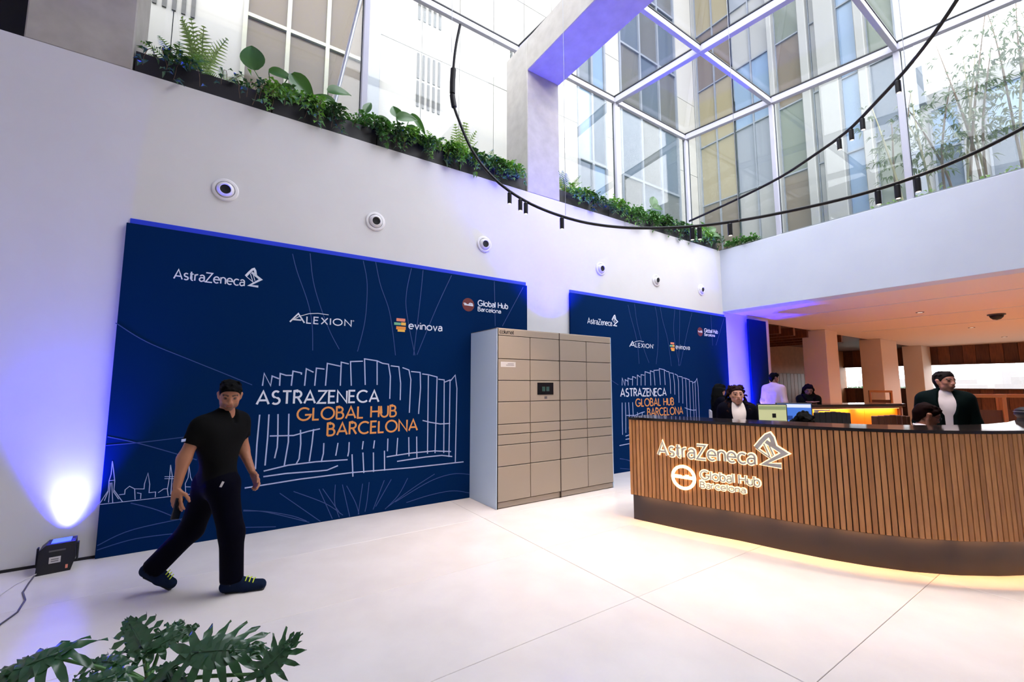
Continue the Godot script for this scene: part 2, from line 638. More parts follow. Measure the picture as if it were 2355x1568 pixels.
func materials():
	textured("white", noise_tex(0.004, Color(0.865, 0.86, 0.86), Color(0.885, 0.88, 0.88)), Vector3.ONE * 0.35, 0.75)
	textured("beam_blue_cast", noise_tex(0.004, Color(0.775, 0.795, 0.85), Color(0.80, 0.82, 0.87)), Vector3.ONE * 0.35, 0.75)  # white beam with blue light spill and dimming put into its colour
	textured("concrete", noise_tex(0.012, Color(0.68, 0.66, 0.635), Color(0.75, 0.735, 0.71), 1024, 6), Vector3.ONE * 0.3, 0.8)
	textured("stone", noise_tex(0.006, Color(0.90, 0.87, 0.85), Color(0.94, 0.915, 0.895), 1024, 5), Vector3(0.3, 0.3, 0.3), 0.16)
	textured("stone_warm", noise_tex(0.006, Color(0.91, 0.875, 0.845), Color(0.945, 0.915, 0.89), 1024, 5, false, 8), Vector3(0.3, 0.3, 0.3), 0.16)
	mat("grout", rgb8(120, 112, 108), 0.8)
	mat("alu", rgb8(176, 176, 190), 0.4, 0.0)
	mat("nozzle_white", rgb8(236, 234, 236), 0.35)
	mat("gasket", rgb8(22, 26, 32), 0.6)
	var g = mat("glass", Color(0.50, 0.62, 0.64, 0.07), 0.02, 0.0, 0.36)
	g.transparency = BaseMaterial3D.TRANSPARENCY_ALPHA
	mat("navy", rgb8(2, 38, 84), 0.85, 0.0, 0.15)
	mat("rail_blue", rgb8(40, 70, 235), 0.35)
	mat("ink_white", rgb8(226, 232, 246), 0.6)
	mat("ink_line", rgb8(178, 190, 228), 0.6)
	mat("ink_faint", rgb8(52, 76, 138), 0.6)
	mat("ink_orange", rgb8(236, 158, 84), 0.6)
	mat("ink_rust", rgb8(110, 40, 40), 0.6)
	mat("ink_coral", rgb8(236, 142, 112), 0.6)
	mat("ink_yellow", rgb8(244, 190, 80), 0.6)
	mat("ink_green", rgb8(120, 190, 150), 0.6)
	mat("ink_amber", rgb8(240, 150, 60), 0.6)
	mat("champagne", rgb8(166, 152, 136), 0.45, 0.1)
	mat("pale_blue", rgb8(214, 234, 255), 0.5)
	mat("seam", rgb8(58, 44, 36), 0.7)
	mat("black", rgb8(14, 14, 17), 0.55)
	mat("black_soft", rgb8(24, 24, 28), 0.8)
	mat("screen_off", rgb8(8, 14, 22), 0.12)
	glow("screen_icon", rgb8(34, 66, 62), 0.12)
	mat("paper", rgb8(206, 200, 196), 0.7)
	mat("lead", rgb8(92, 88, 90), 0.5)
	for k in 4:
		var a = [[rgb8(170, 116, 68), rgb8(206, 148, 92)], [rgb8(162, 110, 64), rgb8(196, 140, 88)], [rgb8(176, 122, 74), rgb8(210, 154, 100)], [rgb8(154, 103, 62), rgb8(188, 134, 84)]][k]
		textured("slat%d" % k, noise_tex(0.02, a[0], a[1], 256, 4, false, 20 + k), Vector3(5, 0.5, 5), 0.5)
	textured("wood_wall", noise_tex(0.02, rgb8(96, 54, 30), rgb8(130, 76, 44), 256, 4, false, 31), Vector3(3, 0.4, 3), 0.5)
	textured("wood_dark", noise_tex(0.02, rgb8(70, 38, 22), rgb8(96, 54, 32), 256, 4, false, 32), Vector3(3, 0.4, 3), 0.5)
	mat("wood_back", rgb8(52, 32, 20), 0.8)
	mat("bronze", rgb8(62, 58, 60), 0.42, 0.3)
	mat("counter_black", rgb8(30, 27, 28), 0.09)
	glow("led_warm", rgb8(255, 196, 120), 3.0)
	glow("halo", Color(1.0, 0.89, 0.70), 1.5)
	mat("sign_grey", rgb8(190, 188, 184), 0.4)
	glow("blue_led", rgb8(60, 80, 255), 3.0)
	glow("lamp_white", rgb8(255, 246, 230), 1.5)
	mat("orange_panel", rgb8(232, 138, 26), 0.5)
	mat("hall_white", rgb8(226, 206, 190), 0.7)
	textured("hall_tan", noise_tex(0.02, rgb8(150, 104, 66), rgb8(168, 118, 76), 256, 4, false, 41), Vector3(0.5, 0.5, 0.5), 0.6)
	mat("soil", rgb8(42, 30, 22), 0.95)
	mat("bark", rgb8(104, 84, 62), 0.85)
	mat("cane", rgb8(150, 146, 110), 0.7)
	mat("trough", rgb8(30, 29, 33), 0.5)
	leafmat("leaf_deep", rgb8(48, 82, 44), 0.38)
	leafmat("leaf_mid", rgb8(72, 118, 56), 0.42)
	leafmat("leaf_fresh", rgb8(108, 152, 66), 0.42)
	leafmat("leaf_pale", rgb8(140, 164, 100), 0.5)
	leafmat("leaf_broad", rgb8(58, 98, 38), 0.32)
	leafmat("leaf_monster", rgb8(40, 76, 46), 0.26)
	leafmat("leaf_bamboo", rgb8(84, 96, 64), 0.5)
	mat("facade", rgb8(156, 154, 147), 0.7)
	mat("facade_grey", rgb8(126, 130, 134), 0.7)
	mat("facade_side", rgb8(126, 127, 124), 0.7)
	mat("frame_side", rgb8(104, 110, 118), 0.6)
	mat("mullion_cream", rgb8(150, 150, 132), 0.5)
	mat("slot", rgb8(62, 60, 56), 0.6)
	mat("pane_tan", rgb8(92, 82, 68), 0.08, 0.0, 0.35)
	mat("pane_grey", rgb8(80, 80, 77), 0.08, 0.0, 0.35)
	mat("pane_blue", rgb8(104, 124, 146), 0.08, 0.0, 0.35)
	mat("pane_beige", rgb8(122, 114, 88), 0.08, 0.0, 0.35)
	mat("pane_slate", rgb8(70, 79, 90), 0.08, 0.0, 0.35)
	mat("pane_green", rgb8(88, 95, 84), 0.08, 0.0, 0.35)
	mat("city", rgb8(132, 128, 126), 0.9)
	mat("ground", rgb8(150, 150, 142), 0.9)
	mat("steel", rgb8(176, 180, 188), 0.35, 0.3)
	mat("brass", rgb8(176, 118, 70), 0.35, 0.3)
	var sk = mat("skin", Color.WHITE, 0.5)
	sk.vertex_color_use_as_albedo = true
	var cl = mat("cloth", Color.WHITE, 0.85)
	cl.vertex_color_use_as_albedo = true
	cl.metallic_specular = 0.2
	mat("hair_black", rgb8(20, 17, 17), 0.5)
	mat("hair_brown", rgb8(46, 32, 28), 0.5)
	mat("hair_greyed", rgb8(50, 44, 42), 0.55)
	mat("shoe_blue", rgb8(38, 48, 82), 0.6)
	mat("sole", rgb8(28, 30, 34), 0.8)
	mat("lace", rgb8(206, 226, 60), 0.7)
	mat("grey_cloth", rgb8(110, 106, 106), 0.9)

func leafmat(key: String, c: Color, rough: float):
	var m = mat(key, c, rough)
	m.backlight_enabled = true
	m.backlight = Color(c.r * 0.7, c.g * 0.8, c.b * 0.4)
	return m

# ------------------------------------------------------------------ the room
func shell():
	# floor: large stone slabs over a grout bed, each slab its own piece
	var fl = struct("floor", "polished pale stone floor of large slabs", "floor")
	bx(Vector3(11.5, -0.13, 0.2), Vector3(33, 0.2, 22), "bed", M.grout, fl)
	var xs := [-4.2, -1.9, 2.7, 5.0, 7.3, 9.6, 11.9]
	var zs := [-5.64, -4.65, -3.485, -2.32, -1.155, 0.01, 1.175, 2.34, 4.2, 6.2]
	for i in xs.size() - 1:
		for j in zs.size() - 1:
			var g := 0.005 if i != 2 else 0.005
			bx(Vector3((xs[i] + xs[i + 1]) / 2, -0.015, (zs[j] + zs[j + 1]) / 2), Vector3(xs[i + 1] - xs[i] - g, 0.03, zs[j + 1] - zs[j] - 0.003), "slab", M.stone if (i * 7 + j * 3) % 5 else M.stone_warm, fl, 0.002)
	bx(Vector3(19.6, -0.015, -1.4), Vector3(15.3, 0.03, 15.6), "hall_slab", M.stone_warm, fl)
	# the backdrop wall, one plaster face; above it, left of the planting, a dark return
	var wb = struct("wall_back", "white plaster wall behind the printed backdrops", "wall")
	bx(Vector3(3.9, TOP / 2, WZ - 0.15), Vector3(16.2, TOP, 0.3), "plaster", M.white, wb, 0.006)
	bx(Vector3(-2.95, 6.6, WZ - 0.5), Vector3(2.3, 3.5, 0.2), "dark_return", M.black_soft, wb)
	var sb = struct("baseboard_back", "thin dark shadow gap along the foot of the white wall", "baseboard")
	bx(Vector3(3.9, 0.012, WZ + 0.004), Vector3(16.2, 0.024, 0.008), "strip", M.black, sb)
	var wl = struct("wall_left")
	bx(Vector3(-4.3, 4.2, 0.3), Vector3(0.2, 8.6, 13), "plaster", M.white, wl)
	var wf = struct("wall_front")
	bx(Vector3(11.4, 4.2, 6.3), Vector3(31.6, 8.6, 0.2), "plaster", M.white, wf)
	# beam over the opening to the hall
	var wr = struct("wall_right", "deep white beam spanning above the hall opening", "wall")
	bx(Vector3(XB + 0.2, (TOP + HC) / 2, 0.2), Vector3(0.4, TOP - HC, 12.2), "beam", M.beam_blue_cast, wr, 0.006)
	# concrete columns on the wall, and the concrete beam that runs towards the viewer
	var cm = struct("column", "bare concrete column standing on the wall between the planters, lit purple", "column")
	bx(Vector3(4.435, (TOP + 7.65) / 2, WZ - 0.33), Vector3(0.71, 7.65 - TOP, 0.66), "shaft", M.concrete, cm, 0.012)
	bx(Vector3(4.435, 7.35, -3.9), Vector3(0.71, 0.60, 3.44), "beam", M.concrete, cm, 0.012)
	var cl = struct("column_001", "broad bare concrete column at the left end of the planters", "column")
	bx(Vector3(-1.365, (TOP + 8.5) / 2, WZ - 0.34), Vector3(0.77, 8.5 - TOP, 0.66), "shaft", M.concrete, cl, 0.012)

func roof_y(z: float) -> float:
	return 8.19 - 0.1 * (minf(z, 0.02) + 6.45)

const BX := [-1.1, 1.55, 4.52, 7.22, 9.92]
const BZ := [-6.45, -4.3, -2.13, 0.02, 2.2]

func member(a: Vector3, b: Vector3, w: float, h: float, parent, called: String, up := Vector3.UP):
	var d := (b - a).normalized()
	var side := up.cross(d).normalized()
	var t := Basis(side, d.cross(side).normalized(), d)
	var o := B.new()
	o.box((a + b) / 2, Vector3(w, h, a.distance_to(b)), 0.006, t)
	put(o, called, M.alu, parent)
	var g := B.new()
	g.box((a + b) / 2 + t.y * (h / 2 + 0.012), Vector3(w * 1.25, 0.022, a.distance_to(b)), 0.0, t)
	put(g, "gasket", M.gasket, parent)

func pane(a: Vector3, b: Vector3, c: Vector3, d: Vector3, parent):     # a thin box of glass between four corners
	var n := (b - a).cross(d - a).normalized() * 0.008
	var o := B.new()
	var mid := (a + b + c + d) / 4
	var lo = [a - n, b - n, c - n, d - n]
	var hi = [a + n, b + n, c + n, d + n]
	o.quado(lo[0], lo[1], lo[2], lo[3], mid)
	o.quado(hi[0], hi[1], hi[2], hi[3], mid)
	for i in 4:
		var j := (i + 1) % 4
		o.quado(lo[i], lo[j], hi[j], hi[i], mid)
	put(o, "pane", M.glass, parent)

func skylight():
	var rf = struct("roof", "glazed roof of white bars and clear panes over the lobby", "roof")
	for x in BX:
		for j in BZ.size() - 1:
			member(Vector3(x, roof_y(BZ[j]), BZ[j]), Vector3(x, roof_y(BZ[j + 1]), BZ[j + 1]), 0.11, 0.14, rf, "rafter")
	for z in BZ:
		for i in BX.size() - 1:
			member(Vector3(BX[i], roof_y(z) - 0.01, z), Vector3(BX[i + 1], roof_y(z) - 0.01, z), 0.08, 0.11, rf, "purlin")
	for i in range(1, BX.size() - 1):
		for j in BZ.size() - 1:
			var y0 := roof_y(BZ[j]) + 0.09
			var y1 := roof_y(BZ[j + 1]) + 0.09
			pane(Vector3(BX[i], y0, BZ[j]), Vector3(BX[i + 1], y0, BZ[j]), Vector3(BX[i + 1], y1, BZ[j + 1]), Vector3(BX[i], y1, BZ[j + 1]), rf)
	# glazing on the backdrop wall
	var w1 = struct("window_1", "tall glazing behind the planters", "window")
	for x in BX:
		member(Vector3(x, 4.6, -6.45), Vector3(x, roof_y(-6.45), -6.45), 0.09, 0.07, w1, "mullion", Vector3(0, 0, -1))
	for i in BX.size() - 1:
		pane(Vector3(BX[i], 4.6, -6.48), Vector3(BX[i + 1], 4.6, -6.48), Vector3(BX[i + 1], 8.15, -6.48), Vector3(BX[i], 8.15, -6.48), w1)
	var br := B.new()
	br.tube([Vector3(1.45, 7.7, -6.42), Vector3(1.12, 5.7, -6.42)], 0.03, 10)
	put(br, "diagonal_tube", M.steel, w1)  # slanting tube close in front of the glass
	bx(Vector3(4.4, 4.7, -6.2), Vector3(11.2, 0.3, 0.55), "ledge", M.facade_grey, w1)
	# glazing on the beam
	var w2 = struct("window_2", "tall glazing standing on the white beam", "window")
	for z in BZ:
		member(Vector3(9.93, TOP, z), Vector3(9.93, roof_y(z), z), 0.09, 0.07, w2, "mullion", Vector3(1, 0, 0))
	for j in BZ.size() - 1:
		pane(Vector3(9.96, TOP, BZ[j]), Vector3(9.96, TOP, BZ[j + 1]), Vector3(9.96, roof_y(BZ[j + 1]), BZ[j + 1]), Vector3(9.96, roof_y(BZ[j]), BZ[j]), w2)
	bx(Vector3(9.98, TOP + 0.02, 0.2), Vector3(0.12, 0.04, 12.2), "sill", M.facade_grey, w2)
	# closed roof out of view; two bays are shut to darken wall and beam
	var ce = struct("ceiling_1")
	bx(Vector3(-2.75, 8.35, 0.0), Vector3(3.2, 0.2, 13.2), "slab", M.white, ce)
	for j in BZ.size() - 1:
		var y0 := roof_y(BZ[j]) + 0.12
		var y1 := roof_y(BZ[j + 1]) + 0.12
		bx(Vector3(0.2, (y0 + y1) / 2 + 0.05, (BZ[j] + BZ[j + 1]) / 2), Vector3(2.65, 0.12, Vector2(BZ[j + 1] - BZ[j], y1 - y0).length() + 0.01), "slab", M.white, ce, 0.0, Basis(Vector3.RIGHT, atan2(y0 - y1, BZ[j + 1] - BZ[j])))  # unseen slabs added over this bay to darken the left wall
	bx(Vector3(4.4, roof_y(1.1) + 0.2, 1.11), Vector3(11.2, 0.1, 2.18), "slab", M.white, ce)  # unseen slab added over the glass to darken the near beam end
	bx(Vector3(4.4, 8.0, 4.4), Vector3(11.2, 0.2, 4.4), "slab", M.white, ce)
	bx(Vector3(4.4, 7.72, 2.25), Vector3(11.2, 0.5, 0.12), "upstand", M.white, ce)
	bx(Vector3(9.97, 6.4, 4.3), Vector3(0.2, 3.2, 4.2), "infill", M.white, ce)
	bx(Vector3(-2.75, 7.9, -6.3), Vector3(3.2, 1.1, 0.2), "infill", M.black_soft, ce)

# ------------------------------------------------------------------ outside the glass
func window_bay(parent, t: Transform3D, w: float, h: float, glassmat: Array, frame, cols: int, rows: int, bar := 0.05):   # a framed window in the plane of t, its panes parts of it
	var o := B.new()
	for i in cols + 1:
		o.box(t * Vector3(w * i / cols, h / 2, 0.03), Vector3(bar, h, 0.08), 0.0, t.basis)
	for j in rows + 1:
		o.box(t * Vector3(w / 2, h * j / rows, 0.03), Vector3(w, bar, 0.07), 0.0, t.basis)
	var f = put(o, "window", frame, parent)
	for i in cols:
		for j in rows:
			var q := B.new()
			q.box(t * Vector3(w * (i + 0.5) / cols, h * (j + 0.5) / rows, 0.0), Vector3(w / cols, h / rows, 0.02), 0.0, t.basis)
			put(q, "pane", glassmat[(i * 3 + j * 5) % glassmat.size()], f)

func outside():
	var H := 14.0
	# building across the court behind the planters
	var ob = thing("office_building", "white panelled building with slot windows behind the planter glazing", "building", Vector3(0, 0, 0))
	bx(Vector3(4.0, 11.3, -9.1), Vector3(19.4, 15.4, 1.0), "core", M.facade_grey, ob)
	var runs := [[-5.0, -0.05, 5], [2.32, 7.96, 6], [9.05, 9.75, 1], [12.6, 13.7, 1]]
	for r in runs:
		var n: int = r[2]
		for i in n:
			var w: float = (r[1] - r[0]) / n
			for j in 6:
				var y0 := 3.6 + j * 2.7
				bx(Vector3(r[0] + w * (i + 0.5), y0 + 1.35, -8.55), Vector3(w - 0.012, 2.688, 0.1), "panel", M.facade, ob, 0.004)
	for s in [[3.12, 8.34, 0.6, 5], [3.12, 7.68, 0.6, 5], [3.12, 9.75, 0.62, 5], [-1.35, 7.75, 0.62, 5], [-1.35, 8.5, 0.62, 5], [5.6, 9.75, 0.62, 5], [5.6, 8.9, 0.62, 0]]:
		for k in s[3]:
			bx(Vector3(s[0] + 0.06 + k * 0.125, s[1] + s[2] / 2, -8.49), Vector3(0.055, s[2], 0.03), "slot_window", M.slot, ob)
	for r in [[-0.05, 2.0, 3, 10, [M.pane_tan, M.pane_tan, M.pane_grey], M.mullion_cream], [7.96, 9.05, 2, 7, [M.pane_blue, M.pane_slate], M.frame_side], [9.75, 12.6, 3, 7, [M.pane_slate, M.pane_grey], M.frame_side]]:
		window_bay(ob, Transform3D(Basis.IDENTITY, Vector3(r[0], 3.6, -8.53)), r[1] - r[0], 15.4, r[4], r[5], r[2], r[3], 0.07)
	bx(Vector3(2.16, 11.3, -8.5), Vector3(0.3, 15.4, 0.3), "pilaster", M.facade_grey, ob, 0.01)
	# building beyond the beam
	var oc = thing("office_building", "tall pale building with pilasters beyond the beam glazing", "building", Vector3(0, 0, 0))
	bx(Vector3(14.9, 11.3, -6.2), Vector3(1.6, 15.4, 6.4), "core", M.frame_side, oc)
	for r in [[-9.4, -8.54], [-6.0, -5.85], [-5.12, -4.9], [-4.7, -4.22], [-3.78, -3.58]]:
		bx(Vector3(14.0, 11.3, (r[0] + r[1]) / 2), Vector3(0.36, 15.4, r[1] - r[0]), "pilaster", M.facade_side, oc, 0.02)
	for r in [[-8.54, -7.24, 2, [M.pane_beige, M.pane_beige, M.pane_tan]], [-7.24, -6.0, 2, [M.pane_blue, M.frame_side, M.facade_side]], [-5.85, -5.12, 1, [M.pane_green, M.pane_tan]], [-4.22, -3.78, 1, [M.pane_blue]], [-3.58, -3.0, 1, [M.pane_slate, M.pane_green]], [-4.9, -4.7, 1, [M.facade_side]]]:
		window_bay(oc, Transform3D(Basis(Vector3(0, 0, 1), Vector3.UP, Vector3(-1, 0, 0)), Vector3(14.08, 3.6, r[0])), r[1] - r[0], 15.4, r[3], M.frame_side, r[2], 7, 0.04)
	# lower building in the gap, with sky over it
	var od = thing("office_building", "low white building with big blue windows behind the bamboo", "building", Vector3(0, 0, 0))
	bx(Vector3(21.2, 8.3, -1.6), Vector3(2.0, 7.1, 9.6), "core", M.facade_side, od)
	bx(Vector3(20.1, 12.2, -4.2), Vector3(0.3, 1.4, 1.1), "chimney", M.frame_side, od)
	for r in [[-5.2, -4.2], [-3.6, -2.9], [-2.3, -1.2], [-0.4, 0.8], [1.4, 2.4]]:
		window_bay(od, Transform3D(Basis(Vector3(0, 0, 1), Vector3.UP, Vector3(-1, 0, 0)), Vector3(20.18, 5.2, r[0])), r[1] - r[0], 6.0, [M.pane_blue, M.pane_slate, M.frame_side], M.frame_side, 1, 4, 0.06)
	# terrace on the hall roof: a low planter and bamboo
	var te = struct("ground_terrace", "gravel terrace outside the beam glazing", "terrace")
	bx(Vector3(17.2, 4.1, 0.2), Vector3(14.2, 1.3, 12.4), "slab", M.ground, te)
	var co = struct("ground_court")
	bx(Vector3(5.0, 3.9, -7.3), Vector3(22, 0.4, 2.6), "slab", M.ground, co)
	var tp = thing("terrace_planter", "long grey planter on the terrace outside the beam glazing", "planter", Vector3(11.4, 4.75, -0.9))
	bx(Vector3(0, 0.14, 0), Vector3(0.7, 0.28, 4.2), "trough", M.facade_grey, tp, 0.02)
	bx(Vector3(0, 0.285, 0), Vector3(0.6, 0.02, 4.1), "soil", M.soil, tp)
	var zs := [-2.5, -2.0, -1.45, -0.9, -0.35, 0.3]
	var la := ["slim bamboo beside the white post of the beam glazing", "bent bamboo with bare lower canes on the terrace", "tall bamboo with several canes in the middle of the terrace planter", "leafy bamboo right of the tallest canes", "dense bamboo at the right edge of the picture", "bamboo furthest along the terrace planter"]
	for i in zs.size():
		bamboo(Vector3(11.4, 5.03, zs[i]), la[i], i)
	var b := B.new()
	for k in 760:
		var q := Vector3(11.25 + rng.randf_range(-0.2, 0.2), 5.03 + rng.randf_range(0.0, 0.28), rng.randf_range(-3.0, 0.9))
		leaf(b, q, Vector3(rng.randf_range(-1, 1), rng.randf_range(0, 1), rng.randf_range(-1, 1)).normalized(), rng.randf_range(0.06, 0.12), 0.03, 0.2)
	tag(put(b, "low_hedge", M.leaf_pale), "low grey-green hedge growing at the foot of the terrace bamboo", "hedge", "", "stuff")
	# a city far below the hall's strip window
	var gr = struct("ground")
	bx(Vector3(230, -42, -60), Vector3(380, 4, 620), "plain", M.ground, gr)
	var cb := [["broad low city block left of the rounded tower", 300, -0.145, 16, 34, -2.0], ["slim pale city block just right of the rounded tower", 330, -0.105, 8, 10, 4.0], ["wide flat city block between the man in the jacket and the rounded tower", 280, -0.190, 12, 26, 0.0], ["stepped city block close behind the head of the man in the jacket", 310, -0.235, 14, 18, 3.0], ["city block seen between the second and third pillars", 345, -0.285, 12, 16, 3.0], ["city block at the right edge of the strip window", 350, -0.072, 16, 20, 1.0], ["long low city block under the rounded tower", 260, -0.125, 14, 30, -4.0]]
	for e in cb:
		var t = thing("city_building", e[0], "building", Vector3(e[1], -40, e[1] * e[2]), 0.0, "hazy city buildings outside the strip window")
		var h: float = 42.0 + e[5]
		bx(Vector3(0, h / 2, 0), Vector3(e[3], h, e[4]), "block", M.city, t, 0.4)
		bx(Vector3(1, h + 1, e[4] * 0.2), Vector3(3, 2, e[4] * 0.3), "roof_box", M.city, t)
	var tw = thing("city_tower", "rounded tower standing above the hazy city skyline", "tower", Vector3(360, -40, -43))
	var b2 := B.new()
	b2.lathe([Vector2(7, 0), Vector2(7.6, 20), Vector2(7, 40), Vector2(5.4, 49), Vector2(2.5, 53), Vector2(0, 54)], Transform3D.IDENTITY, 20)
	put(b2, "shaft", M.city, tw)
	var hd = thing("roof_hedge", "dark green hedge outside the hall's strip window", "hedge", Vector3(29.5, -0.3, -8.2))
	var hb := B.new()
	for k in 1500:
		leaf(hb, Vector3(rng.randf_range(-0.3, 0.3), rng.randf_range(0.9, 1.75), rng.randf_range(-3.0, 1.6)), Vector3(rng.randf_range(-1, 1), rng.randf_range(0, 1), rng.randf_range(-1, 1)).normalized(), 0.16, 0.09, 0.2)
	put(hb, "foliage", M.leaf_deep, hd, "stuff")
	bx(Vector3(0, 0.5, -0.7), Vector3(0.5, 1.0, 4.6), "trough", M.facade_grey, hd)

func bamboo(at: Vector3, label: String, i: int):
	var t = thing("bamboo", label, "bamboo", at)
	var lv := B.new()
	var n := 3 + (i % 3)
	var high := 2.5 if i < 2 else 3.4
	for k in n:
		var base := Vector3(rng.randf_range(-0.15, 0.15), 0, rng.randf_range(-0.16, 0.16))
		var lean := Vector3(rng.randf_range(-0.3, 0.2), 0, rng.randf_range(-0.45, 0.45))
		var h := high * rng.randf_range(0.75, 1.1)
		var p := []
		for s in 9:
			var u := s / 8.0
			p.append(base + Vector3(0, h * u, 0) + lean * u * u + Vector3(sin(u * 5 + k) * 0.04, 0, cos(u * 4 + k) * 0.04))
		var c := B.new()
		c.tube(p, [0.022, 0.022, 0.021, 0.02, 0.018, 0.016, 0.013, 0.01, 0.005], 6)
		put(c, "cane", M.cane if k % 2 else M.bark, t)
		for s in 26 + i * 6:
			var u := rng.randf_range(0.35, 1.0)
			var q: Vector3 = p[int(u * 8)]
			var d := Vector3(rng.randf_range(-1, 1), rng.randf_range(-0.3, 0.6), rng.randf_range(-1, 1)).normalized()
			var e := q + d * rng.randf_range(0.1, 0.45)
			for m in 4:
				leaf(lv, e, (d + Vector3(rng.randf_range(-0.8, 0.8), rng.randf_range(-0.9, 0.2), rng.randf_range(-0.8, 0.8))).normalized(), rng.randf_range(0.1, 0.18), 0.018, 0.3)
	put(lv, "foliage", M.leaf_bamboo, t, "stuff")

# one simple blade: four triangles, folded along its rib and drooping
func leaf(b: B, at: Vector3, d: Vector3, length: float, width: float, droop := 0.3):
	var side := d.cross(Vector3.UP)
	if side.length() < 0.05: side = Vector3.RIGHT
	side = side.normalized() * width
	var mid := at + d * length * 0.45 + Vector3(0, length * 0.08, 0)
	var tip := at + d * length + Vector3(0, -length * droop, 0)
	var up := side.cross(d).normalized() * width * 0.35
	b.tri(at, mid + side + up, mid)
	b.tri(at, mid, mid - side + up)
	b.tri(mid, mid + side + up, tip)
	b.tri(mid, tip, mid - side + up)

# ------------------------------------------------------------------ the low hall beyond
func hall():
	var ce = struct("ceiling_2", "low plaster ceiling of the hall behind the desk", "ceiling")
	bx(Vector3(19.7, HC + 0.06, 0.2), Vector3(19.3, 0.12, 12.4), "plaster", M.hall_white, ce)
	bx(Vector3(19.6, HC + 0.06, -7.6), Vector3(15.0, 0.12, 3.2), "plaster", M.wood_dark, ce)
	for x in [11.9, 14.6, 17.3]:
		bx(Vector3(x, HC - 0.004, -0.3), Vector3(0.03, 0.008, 9.8), "trim", M.white, ce)
	for k in 7:
		bx(Vector3(12.6 + k * 0.9, HC - 0.12, -7.4), Vector3(0.12, 0.24, 2.8), "timber_rib", M.wood_wall, ce)
	var wb = struct("wall_hall_back", "warm plaster wall at the back of the hall", "wall")
	bx(Vector3(19.6, HC / 2, -9.1), Vector3(15.2, HC, 0.2), "plaster", M.hall_tan, wb)
	for k in 12:
		bx(Vector3(18.6 + k * 0.34, 1.05, -8.97), Vector3(0.32, 2.1, 0.06), "plank", M.wood_wall if k % 3 else M.wood_dark, wb, 0.006)
	bx(Vector3(12.1, HC / 2, -7.4), Vector3(0.2, HC, 3.4), "return", M.hall_white, wb)
	# far wall: planked above and below a long strip window
	var wf = struct("wall_hall_far", "far wood panelled wall of the hall with a strip window", "wall")
	bx(Vector3(27.24, 0.70, -1.4), Vector3(0.06, 1.40, 15.6), "backing", M.wood_back, wf)
	bx(Vector3(27.24, 2.95, -1.4), Vector3(0.06, 0.84, 15.6), "backing", M.wood_back, wf)
	var z := -9.0
	var k := 0
	while z < 6.2:
		bx(Vector3(27.1, 0.70, z + 0.2), Vector3(0.2, 1.40, 0.39), "plank", [M.wood_wall, M.wood_dark][k % 2], wf, 0.006)
		bx(Vector3(27.1, 2.95, z + 0.2), Vector3(0.2, 0.84, 0.39), "plank", [M.wood_dark, M.wood_wall][k % 2], wf, 0.006)
		z += 0.4
		k += 1
	var wi = struct("window_3", "long strip window looking out over the city", "window")
	pane(Vector3(27.1, 1.4, -9), Vector3(27.1, 1.4, 6.2), Vector3(27.1, 2.53, 6.2), Vector3(27.1, 2.53, -9), wi)
	bx(Vector3(27.0, 1.42, -1.4), Vector3(0.3, 0.05, 15.4), "sill", M.wood_dark, wi, 0.005)
	bx(Vector3(27.0, 2.52, -1.4), Vector3(0.26, 0.05, 15.4), "head", M.wood_dark, wi, 0.005)
	var q := ["first plaster pillar in the hall, nearest the blue panel", "second plaster pillar in the hall", "third plaster pillar in the hall, beside the strip window"]
	var px := [[15.6, 16.5], [20.5, 22.3], [25.6, 26.9]]
	for i in 3:
		var p = struct("pillar" if i == 0 else "pillar_%03d" % i, q[i], "pillar")
		bx(Vector3((px[i][0] + px[i][1]) / 2, HC / 2, -5.95), Vector3(px[i][1] - px[i][0], HC, 0.66), "shaft", M.hall_white, p, 0.01)
	# lamps sunk in the ceiling
	for i in 5:
		var at := Vector3([12.2, 13.83, 17.0, 18.84, 23.5][i], HC, [1.2, -3.0, 0.6, -2.96, -2.9][i])
		var t = thing("downlight", ["downlight out of view over the near end of the hall", "small dark downlight in the hall ceiling nearest the beam", "downlight over the middle of the hall", "small downlight further back in the hall ceiling", "furthest downlight in the hall ceiling"][i], "lamp", at)
		var b := B.new()
		b.lathe([Vector2(0.05, -0.01), Vector2(0.075, -0.012), Vector2(0.08, 0.0)], Transform3D.IDENTITY, 20)
		put(b, "ring", M.lead, t)
		var e := B.new()
		e.lathe([Vector2(0.0, -0.008), Vector2(0.05, -0.008)], Transform3D.IDENTITY, 16)
		put(e, "lens", M.lamp_white, t)
		spot("downlight_lamp", at + Vector3(0, -0.03, 0), at + Vector3(0, -3, 0), Color(1.0, 0.69, 0.45), 10.0, 72.0, 0.06)
	var d = thing("dome_sensor", "dark dome camera under the hall ceiling", "camera", Vector3(15.75, HC, -2.03))
	var db := B.new()
	db.lathe([Vector2(0, -0.15), Vector2(0.07, -0.13), Vector2(0.115, -0.08), Vector2(0.13, -0.03)], Transform3D.IDENTITY, 20)
	put(db, "dome", M.black, d)
	var dr := B.new()
	dr.lathe([Vector2(0.13, -0.03), Vector2(0.16, -0.03), Vector2(0.16, 0)], Transform3D.IDENTITY, 20)
	put(dr, "mount", M.lead, d)
	# brass framed gates
	var gl := ["brass framed gate right of the man in the open jacket", "brass framed gate at the right edge of the picture", "brass framed gate seen between two pillars"]
	var ga := [Vector3(12.75, 0, -1.95), Vector3(13.3, 0, -1.55), Vector3(18.5, 0, -5.2)]
